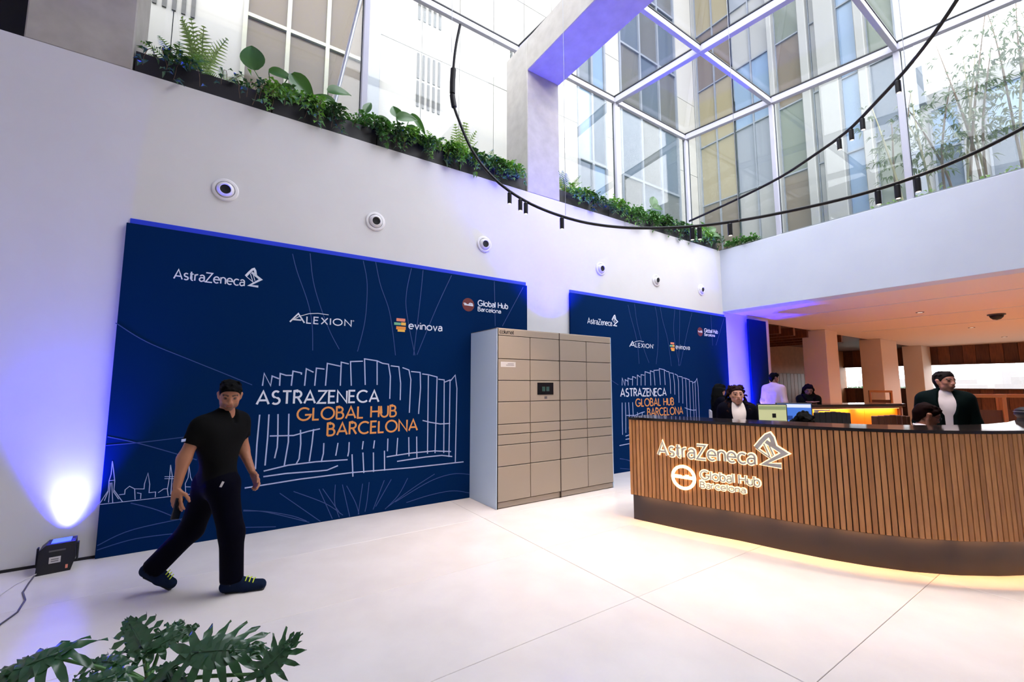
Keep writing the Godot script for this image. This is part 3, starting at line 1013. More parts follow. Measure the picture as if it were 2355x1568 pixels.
	for i in 3:
		var t = thing("turnstile_gate", gl[i], "gate", ga[i], 0.5, "brass framed gates in the hall")
		for s in [-0.28, 0.28]:
			bx(Vector3(0, 0.68, s), Vector3(0.12, 1.36, 0.06), "post", M.brass, t, 0.01)
		bx(Vector3(0, 1.38, 0), Vector3(0.14, 0.07, 0.62), "top_rail", M.brass, t, 0.01)
		bx(Vector3(0, 0.6, 0), Vector3(0.02, 1.0, 0.5), "leaf", M.wood_dark, t, 0.004)

# ------------------------------------------------------------------ printed backdrops
# line drawings of the print, in metres from the lower left corner of the cloth
const HOUSE_ROOF := [
	"1.26,1.59 1.27,1.73 1.34,1.59 1.35,1.70 1.42,1.67|1.43,1.59 1.43,1.73 1.49,1.71 1.55,1.71|1.55,1.59 1.56,1.76 1.65,1.74 1.65,1.72|1.69,1.59 1.70,1.79 1.78,1.75|1.80,1.59 1.81,1.80 1.90,1.79|1.92,1.59 1.93,1.86 2.08,1.83|2.09,1.59 2.09,1.88 2.18,1.86",
	"2.22,1.59 2.20,1.89 2.35,1.90|2.39,1.60 2.37,1.93 2.53,1.91 2.60,1.88 2.68,1.87 2.71,1.71 2.71,1.42|2.54,1.60 2.53,1.91|2.71,1.85 2.82,1.84 2.85,1.62 2.85,1.40|2.87,1.83 2.96,1.80 2.99,1.67 2.98,1.23|2.99,1.78 3.12,1.77 3.13,1.56 3.11,1.21|3.15,1.75 3.24,1.74 3.37,1.71 3.36,0.67",
	"3.24,1.73 3.25,0.67|3.39,1.68 3.48,1.67 3.49,0.66|3.49,1.64 3.57,1.67 3.57,0.60|3.58,1.66 3.65,1.74 3.68,1.55 3.67,0.52|3.17,1.12 3.28,1.09 3.43,1.06 3.58,1.06|1.25,1.27 1.24,0.95 1.24,0.68",
]
const HOUSE_FRONT := [
	"1.34,1.27 1.34,1.01 1.33,0.71|1.43,1.27 1.44,1.03 1.44,0.90 1.42,0.78|1.54,1.27 1.55,0.95 1.52,0.68|1.67,1.08 1.68,0.92 1.67,0.75 1.64,0.69|1.81,1.08 1.80,0.91 1.78,0.71|1.93,0.91 1.93,0.79 1.91,0.69|2.09,0.90 2.08,0.82 2.07,0.75",
	"2.22,0.90 2.22,0.79 2.21,0.73|1.36,1.03 1.60,1.02 1.76,1.06 1.88,1.08|1.32,0.65 1.56,0.69 1.85,0.70 2.21,0.69|1.32,0.59 1.54,0.60 1.88,0.59 1.98,0.59 2.10,0.63|1.15,0.49 1.69,0.52 2.26,0.53 3.04,0.51 3.80,0.51|2.26,0.75 2.28,0.48|2.39,0.76 2.41,0.51",
	"2.39,0.90 2.38,0.80|2.53,0.90 2.52,0.80|2.52,0.75 2.53,0.51|2.70,0.91 2.70,0.75|2.66,0.76 2.67,0.51|2.83,0.91 2.82,0.69|2.98,0.91 2.99,0.66",
	"3.09,0.91 3.10,0.63|2.69,0.68 3.02,0.70 3.35,0.70 3.60,0.67|2.83,0.61 3.22,0.63 3.46,0.63 3.62,0.60",
]
const CURVES_TOP := [
	"1.49,3.15 1.55,2.94 1.68,2.59 1.74,2.32 1.76,2.01|1.68,3.19 1.73,2.85 1.83,2.53 1.95,2.24 2.06,2.04|2.31,3.20 2.37,2.90 2.36,2.43 2.28,2.02|2.47,3.21 2.54,2.92 2.66,2.61 2.72,2.33 2.77,1.99|2.96,3.20 2.90,2.86 2.91,2.57 3.04,2.00|3.13,3.20 3.10,2.81 3.02,2.00|3.57,3.19 3.34,2.68 3.07,2.01",
	"4.30,3.20 4.32,2.50|4.85,3.18 4.45,2.51",
]
const CURVES_FOOT := [
	"1.49,0.39 1.93,0.01|1.63,0.39 1.97,0.21 2.18,0.04|1.90,0.38 2.06,0.02|1.94,0.38 2.15,0.06|2.08,0.41 2.08,0.20 2.14,0.02|2.16,0.40 2.26,0.01|2.21,0.38 2.32,0.17 2.37,0.02",
	"2.40,0.38 2.36,0.02|2.48,0.39 2.46,0.15 2.44,0.04|2.67,0.39 2.54,0.05|2.76,0.39 2.57,0.08|2.98,0.38 2.86,0.18 2.69,0.03|3.36,0.39 3.05,0.24 2.70,0.04|1.15,0.25 1.37,0.21 1.63,0.12 1.78,0.04",
	"3.92,0.32 3.64,0.36 3.29,0.30 2.82,0.10|3.92,0.06 3.64,0.13 3.30,0.12 2.97,0.07|-0.01,2.20 0.23,2.03 0.57,1.87 0.90,1.72 1.16,1.60|0.00,1.03 0.26,1.04 0.61,1.07|0.01,1.11 0.27,1.02 0.71,0.83|0.22,0.47 0.43,0.37 0.70,0.19|0.01,0.12 0.26,0.22 0.80,0.27",
	"0.01,0.08 0.28,0.13 0.65,0.12|1.15,0.26 1.38,0.20 1.81,0.02|1.15,0.08 1.47,0.03",
]
const SKYLINE := [
	"-0.01,0.49 0.24,0.49 0.72,0.49|0.06,0.88 0.06,0.76 0.05,0.70 0.05,0.60 0.03,0.52|0.06,0.88 0.08,0.76 0.09,0.69 0.09,0.59 0.13,0.52|0.05,0.70 0.09,0.70|0.06,0.68 0.06,0.50|0.07,0.68 0.09,0.49|0.05,0.61 -0.00,0.50",
	"0.09,0.61 0.16,0.49|0.13,0.56 0.17,0.56 0.17,0.60 0.20,0.63 0.24,0.60 0.31,0.59 0.31,0.64 0.33,0.74 0.35,0.63 0.35,0.55 0.40,0.55 0.40,0.50|0.24,0.60 0.25,0.50|0.26,0.56 0.29,0.55 0.29,0.50|0.42,0.54 0.46,0.57 0.49,0.57|0.46,0.69 0.55,0.68|0.46,0.67 0.55,0.66",
	"0.50,0.80 0.50,0.69 0.49,0.56 0.50,0.50|0.50,0.80 0.52,0.69 0.52,0.51|0.65,0.78 0.65,0.66 0.63,0.60 0.64,0.50|0.65,0.78 0.67,0.66 0.69,0.61 0.68,0.51|0.63,0.57 0.69,0.56",
]

func smooth(s: String) -> String:        # the same line with points filled in along a gentle curve
	var p := pts(s)
	if p.size() < 3: return s
	var o := PackedStringArray()
	for i in p.size() - 1:
		for k in 6:
			var q := p[i].cubic_interpolate(p[i + 1], p[maxi(i - 1, 0)], p[mini(i + 2, p.size() - 1)], k / 6.0)
			o.append("%.4f,%.4f" % [q.x, q.y])
	o.append("%.4f,%.4f" % [p[p.size() - 1].x, p[p.size() - 1].y])
	return " ".join(o)

func backdrops():
	var d = thing("backdrop_banner", "large navy printed backdrop behind the walking man, left of the parcel locker", "banner", Vector3(-0.90, 0, WZ), 0.0, "navy printed backdrops")
	var W := 4.93
	var H := 3.215
	bx(Vector3(W / 2, H / 2, 0.028), Vector3(W, H, 0.036), "cloth", M.navy, d, 0.004)
	bx(Vector3(W / 2 + 0.01, H + 0.025, 0.006), Vector3(W - 0.02, 0.07, 0.012), "top_rail", M.rail_blue, d, 0.002)
	var t := Transform3D(Basis.IDENTITY, Vector3(0, 0, 0.046))
	var b := B.new()
	for s in HOUSE_ROOF + HOUSE_FRONT: strokes(b, s, Vector2.ZERO, Vector2.ONE, 0.014, t, 0.0015)
	put(b, "house_drawing", M.ink_line, d)
	b = B.new()
	for s in CURVES_TOP + CURVES_FOOT:
		for e in s.split("|"):
			b = B.new()
			strokes(b, smooth(e), Vector2.ZERO, Vector2.ONE, 0.008, t, 0.001)
			put(b, "curved_line", M.ink_faint, d)
	b = B.new()
	for s in SKYLINE: strokes(b, s, Vector2.ZERO, Vector2.ONE, 0.006, t, 0.001)
	put(b, "skyline_drawing", M.ink_line, d)
	b = B.new()
	write(b, "ASTRAZENECA", Vector2(1.215, 1.385), 1.35, 0.143, 0.022, t, 0.002, 0.2)
	put(b, "lettering", M.ink_white, d)
	b = B.new()
	write(b, "GLOBAL HUB", Vector2(1.63, 1.19), 1.17, 0.14, 0.021, t, 0.002, 0.2)
	write(b, "BARCELONA", Vector2(1.965, 0.995), 1.13, 0.143, 0.022, t, 0.002, 0.2)
	put(b, "lettering", M.ink_orange, d)
	# maker's names along the top
	b = B.new()
	write(b, "AstraZeneca", Vector2(0.405, 2.70), 0.62, 0.10, 0.0125, t, 0.002, 0.16)
	strokes(b, KNOT_BOLD, Vector2(1.035, 2.705), Vector2(0.15, 0.205), 0.024, t, 0.002)
	strokes(b, KNOT_THIN, Vector2(1.035, 2.705), Vector2(0.15, 0.205), 0.007, t, 0.002)
	put(b, "logo", M.ink_white, d)
	b = B.new()
	strokes(b, "1.50,2.335 1.585,2.44 1.655,2.335|1.52,2.365 1.62,2.365", Vector2.ZERO, Vector2.ONE, 0.016, t, 0.002)
	strokes(b, "1.53,2.36 1.60,2.41 1.70,2.45 1.80,2.463 1.92,2.455", Vector2.ZERO, Vector2.ONE, 0.008, t, 0.002)
	write(b, "LEXION", Vector2(1.68, 2.335), 0.51, 0.078, 0.013, t, 0.002, 0.32)
	strokes(b, "@2.215,2.405,.008,.008,0,360", Vector2.ZERO, Vector2.ONE, 0.003, t, 0.002)
	put(b, "logo", M.ink_white, d)
	b = B.new()
	write(b, "evinova", Vector2(2.945, 2.36), 0.485, 0.095, 0.0145, t, 0.002, 0.2)
	var lg = put(b, "logo", M.ink_white, d)
	for e in [["2.77,2.47 2.89,2.47", 0.04, M.ink_coral], ["2.74,2.415 2.83,2.415", 0.034, M.ink_green], ["2.835,2.418 2.90,2.418", 0.04, M.ink_yellow], ["2.77,2.36 2.90,2.36", 0.042, M.ink_amber], ["2.79,2.325 2.89,2.325", 0.03, M.ink_yellow]]:
		b = B.new()
		strokes(b, e[0], Vector2.ZERO, Vector2.ONE, e[1], t, 0.002)
		put(b, "bar", e[2], lg)
	b = B.new()
	write(b, "Global Hub", Vector2(4.015, 2.79), 0.535, 0.083, 0.015, t, 0.002, 0.18)
	write(b, "Barcelona", Vector2(4.015, 2.707), 0.405, 0.06, 0.011, t, 0.002, 0.18)
	lg = put(b, "logo", M.ink_white, d)
	b = B.new()
	b.disc(Vector2(3.85, 2.785), 0.10, t, 0.001)
	put(b, "disc", M.ink_rust, lg)
	b = B.new()
	strokes(b, "3.77,2.80 3.80,2.80 3.82,2.79|3.83,2.785 3.93,2.79|3.78,2.78 3.93,2.775|3.86,2.80 3.88,2.81 3.92,2.805", Vector2.ZERO, Vector2.ONE, 0.014, t, 0.003)
	put(b, "skyline_band", M.ink_white, lg)
	dup(d, "backdrop_banner", Vector3(4.96, 0, WZ), "second navy printed backdrop, between the parcel locker and the curly haired woman")
	var p = thing("blue_panel", "plain dark blue panel standing beside the first pillar of the hall", "panel", Vector3(11.2, 0, WZ + 0.2))
	bx(Vector3(0, 1.62, -0.1), Vector3(0.86, 3.24, 0.05), "cloth", M.navy, p, 0.004)
	for s in [-0.3, 0.3]:
		bx(Vector3(s, 0.02, -0.1), Vector3(0.06, 0.04, 0.16), "foot", M.black, p, 0.004)

# ------------------------------------------------------------------ the parcel locker
func locker():
	var d = thing("parcel_locker", "tall champagne coloured parcel locker with rows of doors and a small screen", "locker", Vector3(3.0, 0, -4.845))
	var Wd := 2.17
	var Hh := 2.365
	bx(Vector3(Wd / 2 + 0.005, Hh / 2 + 0.01, -0.37), Vector3(Wd - 0.03, Hh - 0.02, 0.68), "body", M.seam, d)
	bx(Vector3(0.006, Hh / 2, -0.365), Vector3(0.012, Hh, 0.73), "side_panel", M.pale_blue, d, 0.003).set_meta("label", "pale blue side panel")
	bx(Vector3(Wd - 0.006, Hh / 2, -0.365), Vector3(0.012, Hh, 0.73), "side_panel", M.pale_blue, d, 0.003)
	bx(Vector3(Wd / 2, Hh - 0.006, -0.365), Vector3(Wd, 0.012, 0.73), "top_panel", M.champagne, d, 0.003)
	# fronts: plinth, doors, fascia; measured up the left edge
	var rows := [0.085, 0.535, 0.81, 0.945, 1.08, 1.375, 1.66, 1.95, 2.265]
	var cols := [0.012, 0.5475, 1.083, 1.62, 2.158]
	for i in 4:
		for j in 8:
			var g := 0.010
			var c := Vector3((cols[i] + cols[i + 1]) / 2, (rows[j] + rows[j + 1]) / 2, -0.012)
			var s := Vector3(cols[i + 1] - cols[i] - g, rows[j + 1] - rows[j] - g, 0.03)
			var isc: bool = i == 1 and j == 5
			var q = bx(c, s, "screen_panel" if isc else "door", M.champagne, d, 0.003)
			if isc:
				bx(c + Vector3(0.0, 0.03, 0.017), Vector3(0.29, 0.17, 0.008), "screen", M.screen_off, q, 0.003)
				for k in [-1, 1]:
					bx(c + Vector3(0.038 * k, 0.025, 0.0215), Vector3(0.055, 0.065, 0.002), "screen_icon", M.screen_icon, q)
				bx(c + Vector3(0.005, -0.095, 0.016), Vector3(0.045, 0.035, 0.006), "sensor", M.lead, q, 0.002)
			if i == 0 and j == 6:
				bx(c + Vector3(-0.1, 0.07, 0.0155), Vector3(0.24, 0.07, 0.001), "label_plate", M.paper, q)
				for k in 2:
					bx(c + Vector3(-0.06 - 0.01 * k, 0.08 - 0.02 * k, 0.0165), Vector3(0.10 + 0.03 * k, 0.006, 0.001), "label_line", M.lead, q)
	for i in 2:
		var x0: float = cols[i * 2]
		var x1: float = cols[i * 2 + 2]
		bx(Vector3((x0 + x1) / 2, 2.312, -0.012), Vector3(x1 - x0 - 0.008, 0.088, 0.03), "fascia", M.champagne, d, 0.003)
		bx(Vector3((x0 + x1) / 2, 0.044, -0.03), Vector3(x1 - x0 - 0.006, 0.07, 0.03), "plinth", M.champagne, d, 0.002)
	bx(Vector3(1.083, Hh / 2, -0.008), Vector3(0.010, Hh - 0.01, 0.03), "joint_strip", M.seam, d)
	bx(Vector3(0.014, Hh / 2, -0.005), Vector3(0.008, Hh - 0.01, 0.028), "edge_strip", M.black, d)
	var b := B.new()
	write(b, "columat", Vector2(0.045, 2.292), 0.225, 0.05, 0.0075, Transform3D(Basis.IDENTITY, Vector3(0, 0, 0.003)), 0.0015, 0.16)
	put(b, "lettering", M.black, d)
	# added light bar: gives the blue wall glow of the uplight behind the locker
	var l = thing("added_light_bar", "slim blue light bar added on the locker in place of an uplight behind it", "lamp", Vector3(4.5, Hh, -5.08))
	bx(Vector3(0, 0.011, 0), Vector3(0.6, 0.022, 0.06), "housing", M.black, l, 0.004)
	bx(Vector3(0, 0.023, 0), Vector3(0.56, 0.003, 0.03), "lens", M.blue_led, l)
	spot("added_light_bar_lamp", Vector3(4.5, Hh + 0.045, -5.08), Vector3(4.5, Hh + 3.0, -5.5), Color(0.04, 0.03, 1.0), 38.0, 52.0, 0.1)

# ------------------------------------------------------------------ the reception desk
var front := PackedVector2Array()      # the foot of the desk in plan, resampled by length
var flen := PackedFloat32Array()

func desk_curve():
	var q := [Vector2(4.19, -3.62), Vector2(4.214, -3.519), Vector2(4.37, -2.925), Vector2(4.517, -2.527), Vector2(4.612, -2.153), Vector2(4.72, -1.829), Vector2(4.852, -1.545), Vector2(5.019, -1.294), Vector2(5.234, -1.069), Vector2(5.514, -0.861), Vector2(5.80, -0.70), Vector2(6.25, -0.53), Vector2(6.8, -0.45), Vector2(7.4, -0.45), Vector2(8.0, -0.52)]
	var cv := Curve2D.new()
	for i in q.size():
		var tn: Vector2 = (q[mini(i + 1, q.size() - 1)] - q[maxi(i - 1, 0)]) / 6.0
		cv.add_point(q[i], -tn, tn)
	var n := int(cv.get_baked_length() / 0.06)
	for i in n + 1:
		front.append(cv.sample_baked(cv.get_baked_length() * i / n))
	# outward is to the left of travel when seen from above with z down the page: keep it so
	flen.append(0.0)
	for i in range(1, front.size()): flen.append(flen[i - 1] + (front[i] + out_at(i) * 0.08).distance_to(front[i - 1] + out_at(i - 1) * 0.08))

func out_at(i: int) -> Vector2:
	return -B.normal_at(front, i) if B.normal_at(front, i).x > 0.0 and i < 20 else (B.normal_at(front, i) if i < 20 else (B.normal_at(front, i) if B.normal_at(front, 3).x < 0.0 else -B.normal_at(front, i)))

func desk_at(s: float, off: float) -> Array:      # point and outward direction at length s along the slatted face
	for i in range(1, front.size()):
		if flen[i] >= s or i == front.size() - 1:
			var u := (s - flen[i - 1]) / (flen[i] - flen[i - 1])
			var n := out_at(i - 1).lerp(out_at(i), u).normalized()
			return [front[i - 1].lerp(front[i], u) + n * off, n]
	return []

func desk():
	desk_curve()
	var sg := 1.0 if B.normal_at(front, 3).x < 0.0 else -1.0
	var d = thing("reception_desk", "curved reception desk of vertical wood slats with a glowing sign and black top", "desk")
	var b := B.new()
	b.sweep(front, -0.04 * sg, 0.0, 0.0, 0.30)
	put(b, "plinth", M.bronze, d)
	b = B.new()
	b.sweep(front, -0.005 * sg, 0.062 * sg, 0.350, 1.185)
	put(b, "backing", M.wood_back, d)
	b = B.new()
	b.sweep(front, 0.052 * sg, 0.060 * sg, 0.296, 0.352)
	put(b, "edge_trim", M.wood_back, d)
	b = B.new()
	b.sweep(front, -0.44 * sg, 0.088 * sg, 1.185, 1.212)
	put(b, "countertop", M.counter_black, d)
	b = B.new()
	b.sweep(front, -0.10 * sg, -0.06 * sg, 0.0, 1.18)
	put(b, "inner_panel", M.wood_dark, d)
	b = B.new()
	b.sweep(front, -0.70 * sg, -0.1 * sg, 0.72, 0.75)
	put(b, "worktop", M.counter_black, d)
	for s in [[0, 0.3], [1, 0.35]]:
		var i: int = 2 if s[0] == 0 else front.size() - 3
		var p := front[i] - out_at(i) * 0.35
		bx(Vector3(p.x, 0.36, p.y), Vector3(0.05, 0.72, 0.6), "end_panel", M.wood_dark, d, 0.004, Basis(Vector3.UP, atan2(out_at(i).x, out_at(i).y)))
	# slats, each a piece
	var total := flen[flen.size() - 1]
	var pitch := 0.0455
	var k := 0
	var s := 0.025
	while s < total - 0.02:
		var e = desk_at(s, 0.07)
		var n: Vector2 = e[1]
		var yw := atan2(n.x, n.y)
		var o := B.new()
		o.box(Vector3.ZERO, Vector3(0.037, 0.882, 0.022), 0.004)
		var q = put(o, "slat", M["slat%d" % ((k * 7 + k / 3) % 4)], d)
		q.position = Vector3(e[0].x, 0.745, e[0].y)
		q.rotation.y = yw
		s += pitch
		k += 1
	# warm light under the overhang
	b = B.new()
	b.sweep(front, 0.012 * sg, 0.040 * sg, 0.343, 0.349)
	put(b, "led_strip", M.led_warm, d)
	for i in 9:
		var e = desk_at(0.30 + i * 0.46, 0.024)
		var e2 = desk_at(0.30 + i * 0.46 + 0.05, 0.024)
		var tn := Vector3(e2[0].x - e[0].x, 0, e2[0].y - e[0].y).normalized()
		area("desk_led_lamp", Vector3(e[0].x, 0.340, e[0].y), Vector3(e[0].x, -0.3, e[0].y), Vector2(0.36, 0.012), Color(1.0, 0.72, 0.46), 0.24, Vector3(e[1].x, 0, e[1].y))
	# halo lit sign: grey letters standing off glowing backs
	var sign_ := Node3D.new()
	sign_.name = "illuminated_sign"
	d.add_child(sign_, true)
	tag(sign_, "grey letters and marks with a warm glowing edge")
	sign_line(sign_, "AstraZeneca", 0.37, 0.805, 0.985, 0.145, 0.017, 0.17)
	sign_line(sign_, "Global Hub", 0.825, 0.597, 0.56, 0.088, 0.011, 0.19)
	sign_line(sign_, "Barcelona", 0.822, 0.508, 0.43, 0.06, 0.009, 0.19)
	var t := sign_at(1.372)
	b = B.new()
	strokes(b, KNOT_BOLD, Vector2(0, 0.81), Vector2(0.25, 0.30), 0.038, t, 0.012)
	strokes(b, KNOT_THIN, Vector2(0, 0.81), Vector2(0.25, 0.30), 0.012, t, 0.012)
	put(b, "mark", M.sign_grey, sign_)
	t = t.translated(-t.basis.z * 0.014)
	b = B.new()
	strokes(b, KNOT_BOLD, Vector2(0, 0.81), Vector2(0.25, 0.30), 0.060, t, 0.008)
	strokes(b, KNOT_THIN, Vector2(0, 0.81), Vector2(0.25, 0.30), 0.028, t, 0.008)
	put(b, "halo", M.halo, sign_)
	t = sign_at(0.65)
	b = B.new()
	strokes(b, "@0,.59,.118,.118,0,360", Vector2.ZERO, Vector2.ONE, 0.034, t, 0.012)
	strokes(b, "-.10,.605 -.03,.605 -.01,.595|.0,.60 .10,.602|-.10,.585 .10,.583|.02,.612 .06,.614", Vector2.ZERO, Vector2.ONE, 0.018, t, 0.012)
	put(b, "round_mark", M.halo, sign_)

func sign_at(s: float) -> Transform3D:
	var e = desk_at(s, 0.098)
	var z := Vector3(e[1].x, 0, e[1].y)
	return Transform3D(Basis(Vector3.UP.cross(z), Vector3.UP, z), Vector3(e[0].x, 0, e[0].y))

func sign_line(parent, text: String, s0: float, y: float, w: float, high: float, thick: float, gap: float):
	var sx := w / text_width(text, gap)
	var x := 0.0
	for ch in text:
		if ch == " ":
			x += 0.3 + gap
			continue
		var gw: float = GLYPHS[ch].get_slice("|", 0).to_float()
		var t := sign_at(s0 + (x + gw / 2) * sx)
		var b := B.new()
		var h := B.new()
		for part in GLYPHS[ch].split("|").slice(1):
			var p := pts(part)
			for k in p.size(): p[k] = Vector2((p[k].x - gw / 2) * sx, y + p[k].y * high)
			b.ribbon(p, thick, t, 0.012)
			h.ribbon(p, thick + 0.020, t.translated(-t.basis.z * 0.014), 0.008)
		put(b, "letter", M.sign_grey, parent)
		put(h, "halo", M.halo, parent)
		x += gw + gap

func monitor(label: String, at: Vector3, turn: float, w: float, h: float, kind: int):
	var t = thing("monitor", label, "monitor", at, turn)
	bx(Vector3(0, 0.34, 0), Vector3(w, h, 0.03), "bezel", M.black, t, 0.006)
	var base = glow("screen_a%d" % kind, rgb8(196, 200, 150) if kind == 0 else rgb8(70, 120, 214), 0.55)
	var sc = bx(Vector3(0, 0.34, 0.0165), Vector3(w - 0.03, h - 0.03, 0.003), "screen", base, t)
	if kind == 0:
		bx(Vector3(0, 0.44, 0.019), Vector3(w - 0.04, 0.05, 0.002), "screen_bar", glow("screen_b0", rgb8(150, 166, 120), 0.4), sc)
		bx(Vector3(0.02, 0.33, 0.019), Vector3(0.05, 0.06, 0.002), "screen_mark", M.black, sc)
		bx(Vector3(0.02, 0.25, 0.019), Vector3(0.3, 0.03, 0.002), "screen_bar", glow("screen_c0", rgb8(172, 180, 136), 0.4), sc)
	else:
		bx(Vector3(0, 0.45, 0.019), Vector3(w - 0.04, 0.05, 0.002), "screen_bar", glow("screen_b1", rgb8(214, 226, 244), 0.6), sc)
		for k in 4:
			bx(Vector3(-0.17 + k * 0.11, 0.27, 0.019), Vector3(0.07, 0.06, 0.002), "screen_tile", glow("screen_c1", rgb8(36, 70, 150), 0.4), sc)
	bx(Vector3(0, 0.1, -0.03), Vector3(0.05, 0.2, 0.03), "stand", M.black, t, 0.004)
	bx(Vector3(0, 0.006, -0.02), Vector3(0.22, 0.012, 0.18), "foot", M.black, t, 0.004)

func office_chair(label: String, at: Vector3, turn: float, mesh_color, high: float):
	var t = thing("office_chair", label, "chair", at, turn)
	var b := B.new()
	b.tube([Vector3(0, 0.08, 0), Vector3(0, 0.42, 0)], 0.03, 10)
	put(b, "column", M.lead, t)
	bx(Vector3(0, 0.46, 0), Vector3(0.48, 0.07, 0.46), "seat", M.black_soft, t, 0.025)
	b = B.new()
	for i in 7:
		var a := (i - 3) * 0.11
		b.box(Vector3(sin(a) * 0.62, high - 0.26, -0.24 + (1 - cos(a)) * 0.5), Vector3(0.07, 0.5 - absf(i - 3) * 0.012, 0.03), 0.008, Basis(Vector3.UP, -a))
	put(b, "backrest", mesh_color, t)
	bx(Vector3(0, 0.62, -0.27), Vector3(0.07, 0.4, 0.03), "back_bar", M.black, t, 0.006)
	for i in 5:
		var a := TAU * i / 5
		b = B.new()
		b.tube([Vector3(0, 0.09, 0), Vector3(sin(a) * 0.29, 0.06, cos(a) * 0.29)], [0.025, 0.016], 6)
		b.box(Vector3(sin(a) * 0.29, 0.028, cos(a) * 0.29), Vector3(0.03, 0.055, 0.05), 0.01, Basis(Vector3.UP, a))
		put(b, "leg", M.black, t)

func desk_area():
	# the back counter with an orange front
	var a := Vector2(8.72, -4.40)
	var c := Vector2(12.05, -3.10)
	var u := (c - a).normalized()
	var turn := -atan2(u.y, u.x)
	var t = thing("back_counter", "back counter with a glowing orange front and dark top behind the desk", "counter", Vector3(a.x, 0, a.y), turn)
	var L := a.distance_to(c)
	bx(Vector3(L / 2, 0.56, -0.30), Vector3(L, 1.12, 0.5), "body", M.wood_wall, t, 0.004)
	for k in 4:
		bx(Vector3(L * (k + 0.5) / 4, 0.575, -0.035), Vector3(L / 4 - 0.006, 1.05, 0.02), "front_panel", M.orange_panel, t, 0.003)
	bx(Vector3(L / 2, 1.175, -0.22), Vector3(L + 0.16, 0.055, 0.62), "top", M.counter_black, t, 0.006)
	bx(Vector3(L / 2, 1.130, 0.03), Vector3(L, 0.035, 0.10), "valance", M.wood_wall, t, 0.004)
	bx(Vector3(-0.05, 0.575, -0.27), Vector3(0.06, 1.14, 0.56), "end_panel", M.wood_wall, t, 0.004)
	bx(Vector3(L + 0.05, 0.575, -0.27), Vector3(0.06, 1.14, 0.56), "end_panel", M.wood_wall, t, 0.004)
	bx(Vector3(L / 2, 1.108, 0.03), Vector3(L - 0.1, 0.008, 0.03), "led_strip", M.led_warm, t)
	for k in 3:
		var w = t.transform * Vector3(L * (k + 0.5) / 3, 1.095, 0.05)
		area("back_counter_lamp", w, w + t.transform.basis * Vector3(0, -1, -0.35), Vector2(1.0, 0.04), Color(1.0, 0.72, 0.42), 0.7, t.transform.basis.z)
	monitor("monitor with a pale green screen beside the curly haired woman", Vector3(6.62, 0.83, -3.12), -0.75, 0.40, 0.31, 0)
	monitor("monitor with a blue screen, right of the pale green one", Vector3(7.3, 0.83, -3.12), -0.95, 0.48, 0.31, 1)
	var st = thing("side_table", "low dark table carrying the two monitors behind the desk", "table", Vector3(6.98, 0, -3.15), -0.1)
	bx(Vector3(0, 0.81, 0), Vector3(1.3, 0.035, 0.5), "top", M.wood_dark, st, 0.004)
	for x in [-0.6, 0.6]:
		for z in [-0.2, 0.2]:
			bx(Vector3(x, 0.396, z), Vector3(0.05, 0.792, 0.05), "leg", M.black, st, 0.004)
	office_chair("office chair with a dark square back behind the middle of the desk", Vector3(7.28, 0, -2.72), 2.4, M.black_soft, 1.24)
	office_chair("office chair with a rounded brown back, left of the man in glasses", Vector3(7.3, 0, -2.1), 2.5, M.wood_dark, 1.23)
	office_chair("office chair under the person whose hair shows above the desk", Vector3(6.5, 0, -2.72), 2.3, M.black_soft, 0.95)
	var bc = thing("bar_chair", "pale framed bar chair between the two dark haired women and the second backdrop", "chair", Vector3(6.72, 0, -3.92), 0.6)
	for x in [-0.19, 0.19]:
		for z in [-0.18, 0.18]:
			bx(Vector3(x, 0.37 if z > 0 else 0.595, z), Vector3(0.03, 0.74 if z > 0 else 1.19, 0.03), "leg", M.alu, bc, 0.004)
	bx(Vector3(0, 0.755, 0), Vector3(0.42, 0.04, 0.40), "seat", M.alu, bc, 0.012)
	for y in [1.0, 1.17]:
		bx(Vector3(0, y, -0.18), Vector3(0.35, 0.05, 0.02), "back_rail", M.alu, bc, 0.006)
	bx(Vector3(0, 0.3, 0.18), Vector3(0.35, 0.03, 0.02), "foot_rail", M.alu, bc, 0.004)
	var sh = thing("sign_holder", "cream angled stand in front of the orange counter front", "stand", Vector3(9.2, 0, -3.55), turn)
	bx(Vector3(0, 0.57, 0), Vector3(0.08, 1.14, 0.03), "post", M.facade, sh, 0.004)
	bx(Vector3(0.15, 1.125, 0), Vector3(0.3, 0.025, 0.03), "arm", M.facade, sh, 0.004)
	bx(Vector3(0, 0.01, 0), Vector3(0.24, 0.02, 0.2), "foot", M.facade, sh, 0.004)
	var ph = thing("desk_phone", "dark round desk speaker on the far end of the desk top", "speaker", Vector3(8.1, 1.212, -0.88))
	var b := B.new()
	b.lathe([Vector2(0.10, 0), Vector2(0.12, 0.03), Vector2(0.11, 0.09), Vector2(0.06, 0.12), Vector2(0, 0.125)], Transform3D.IDENTITY, 20)
	put(b, "body", M.black, ph)
	b = B.new()
	b.lathe([Vector2(0.115, 0.06), Vector2(0.125, 0.065), Vector2(0.115, 0.07)], Transform3D.IDENTITY, 20)
	put(b, "ring", M.lead, ph)

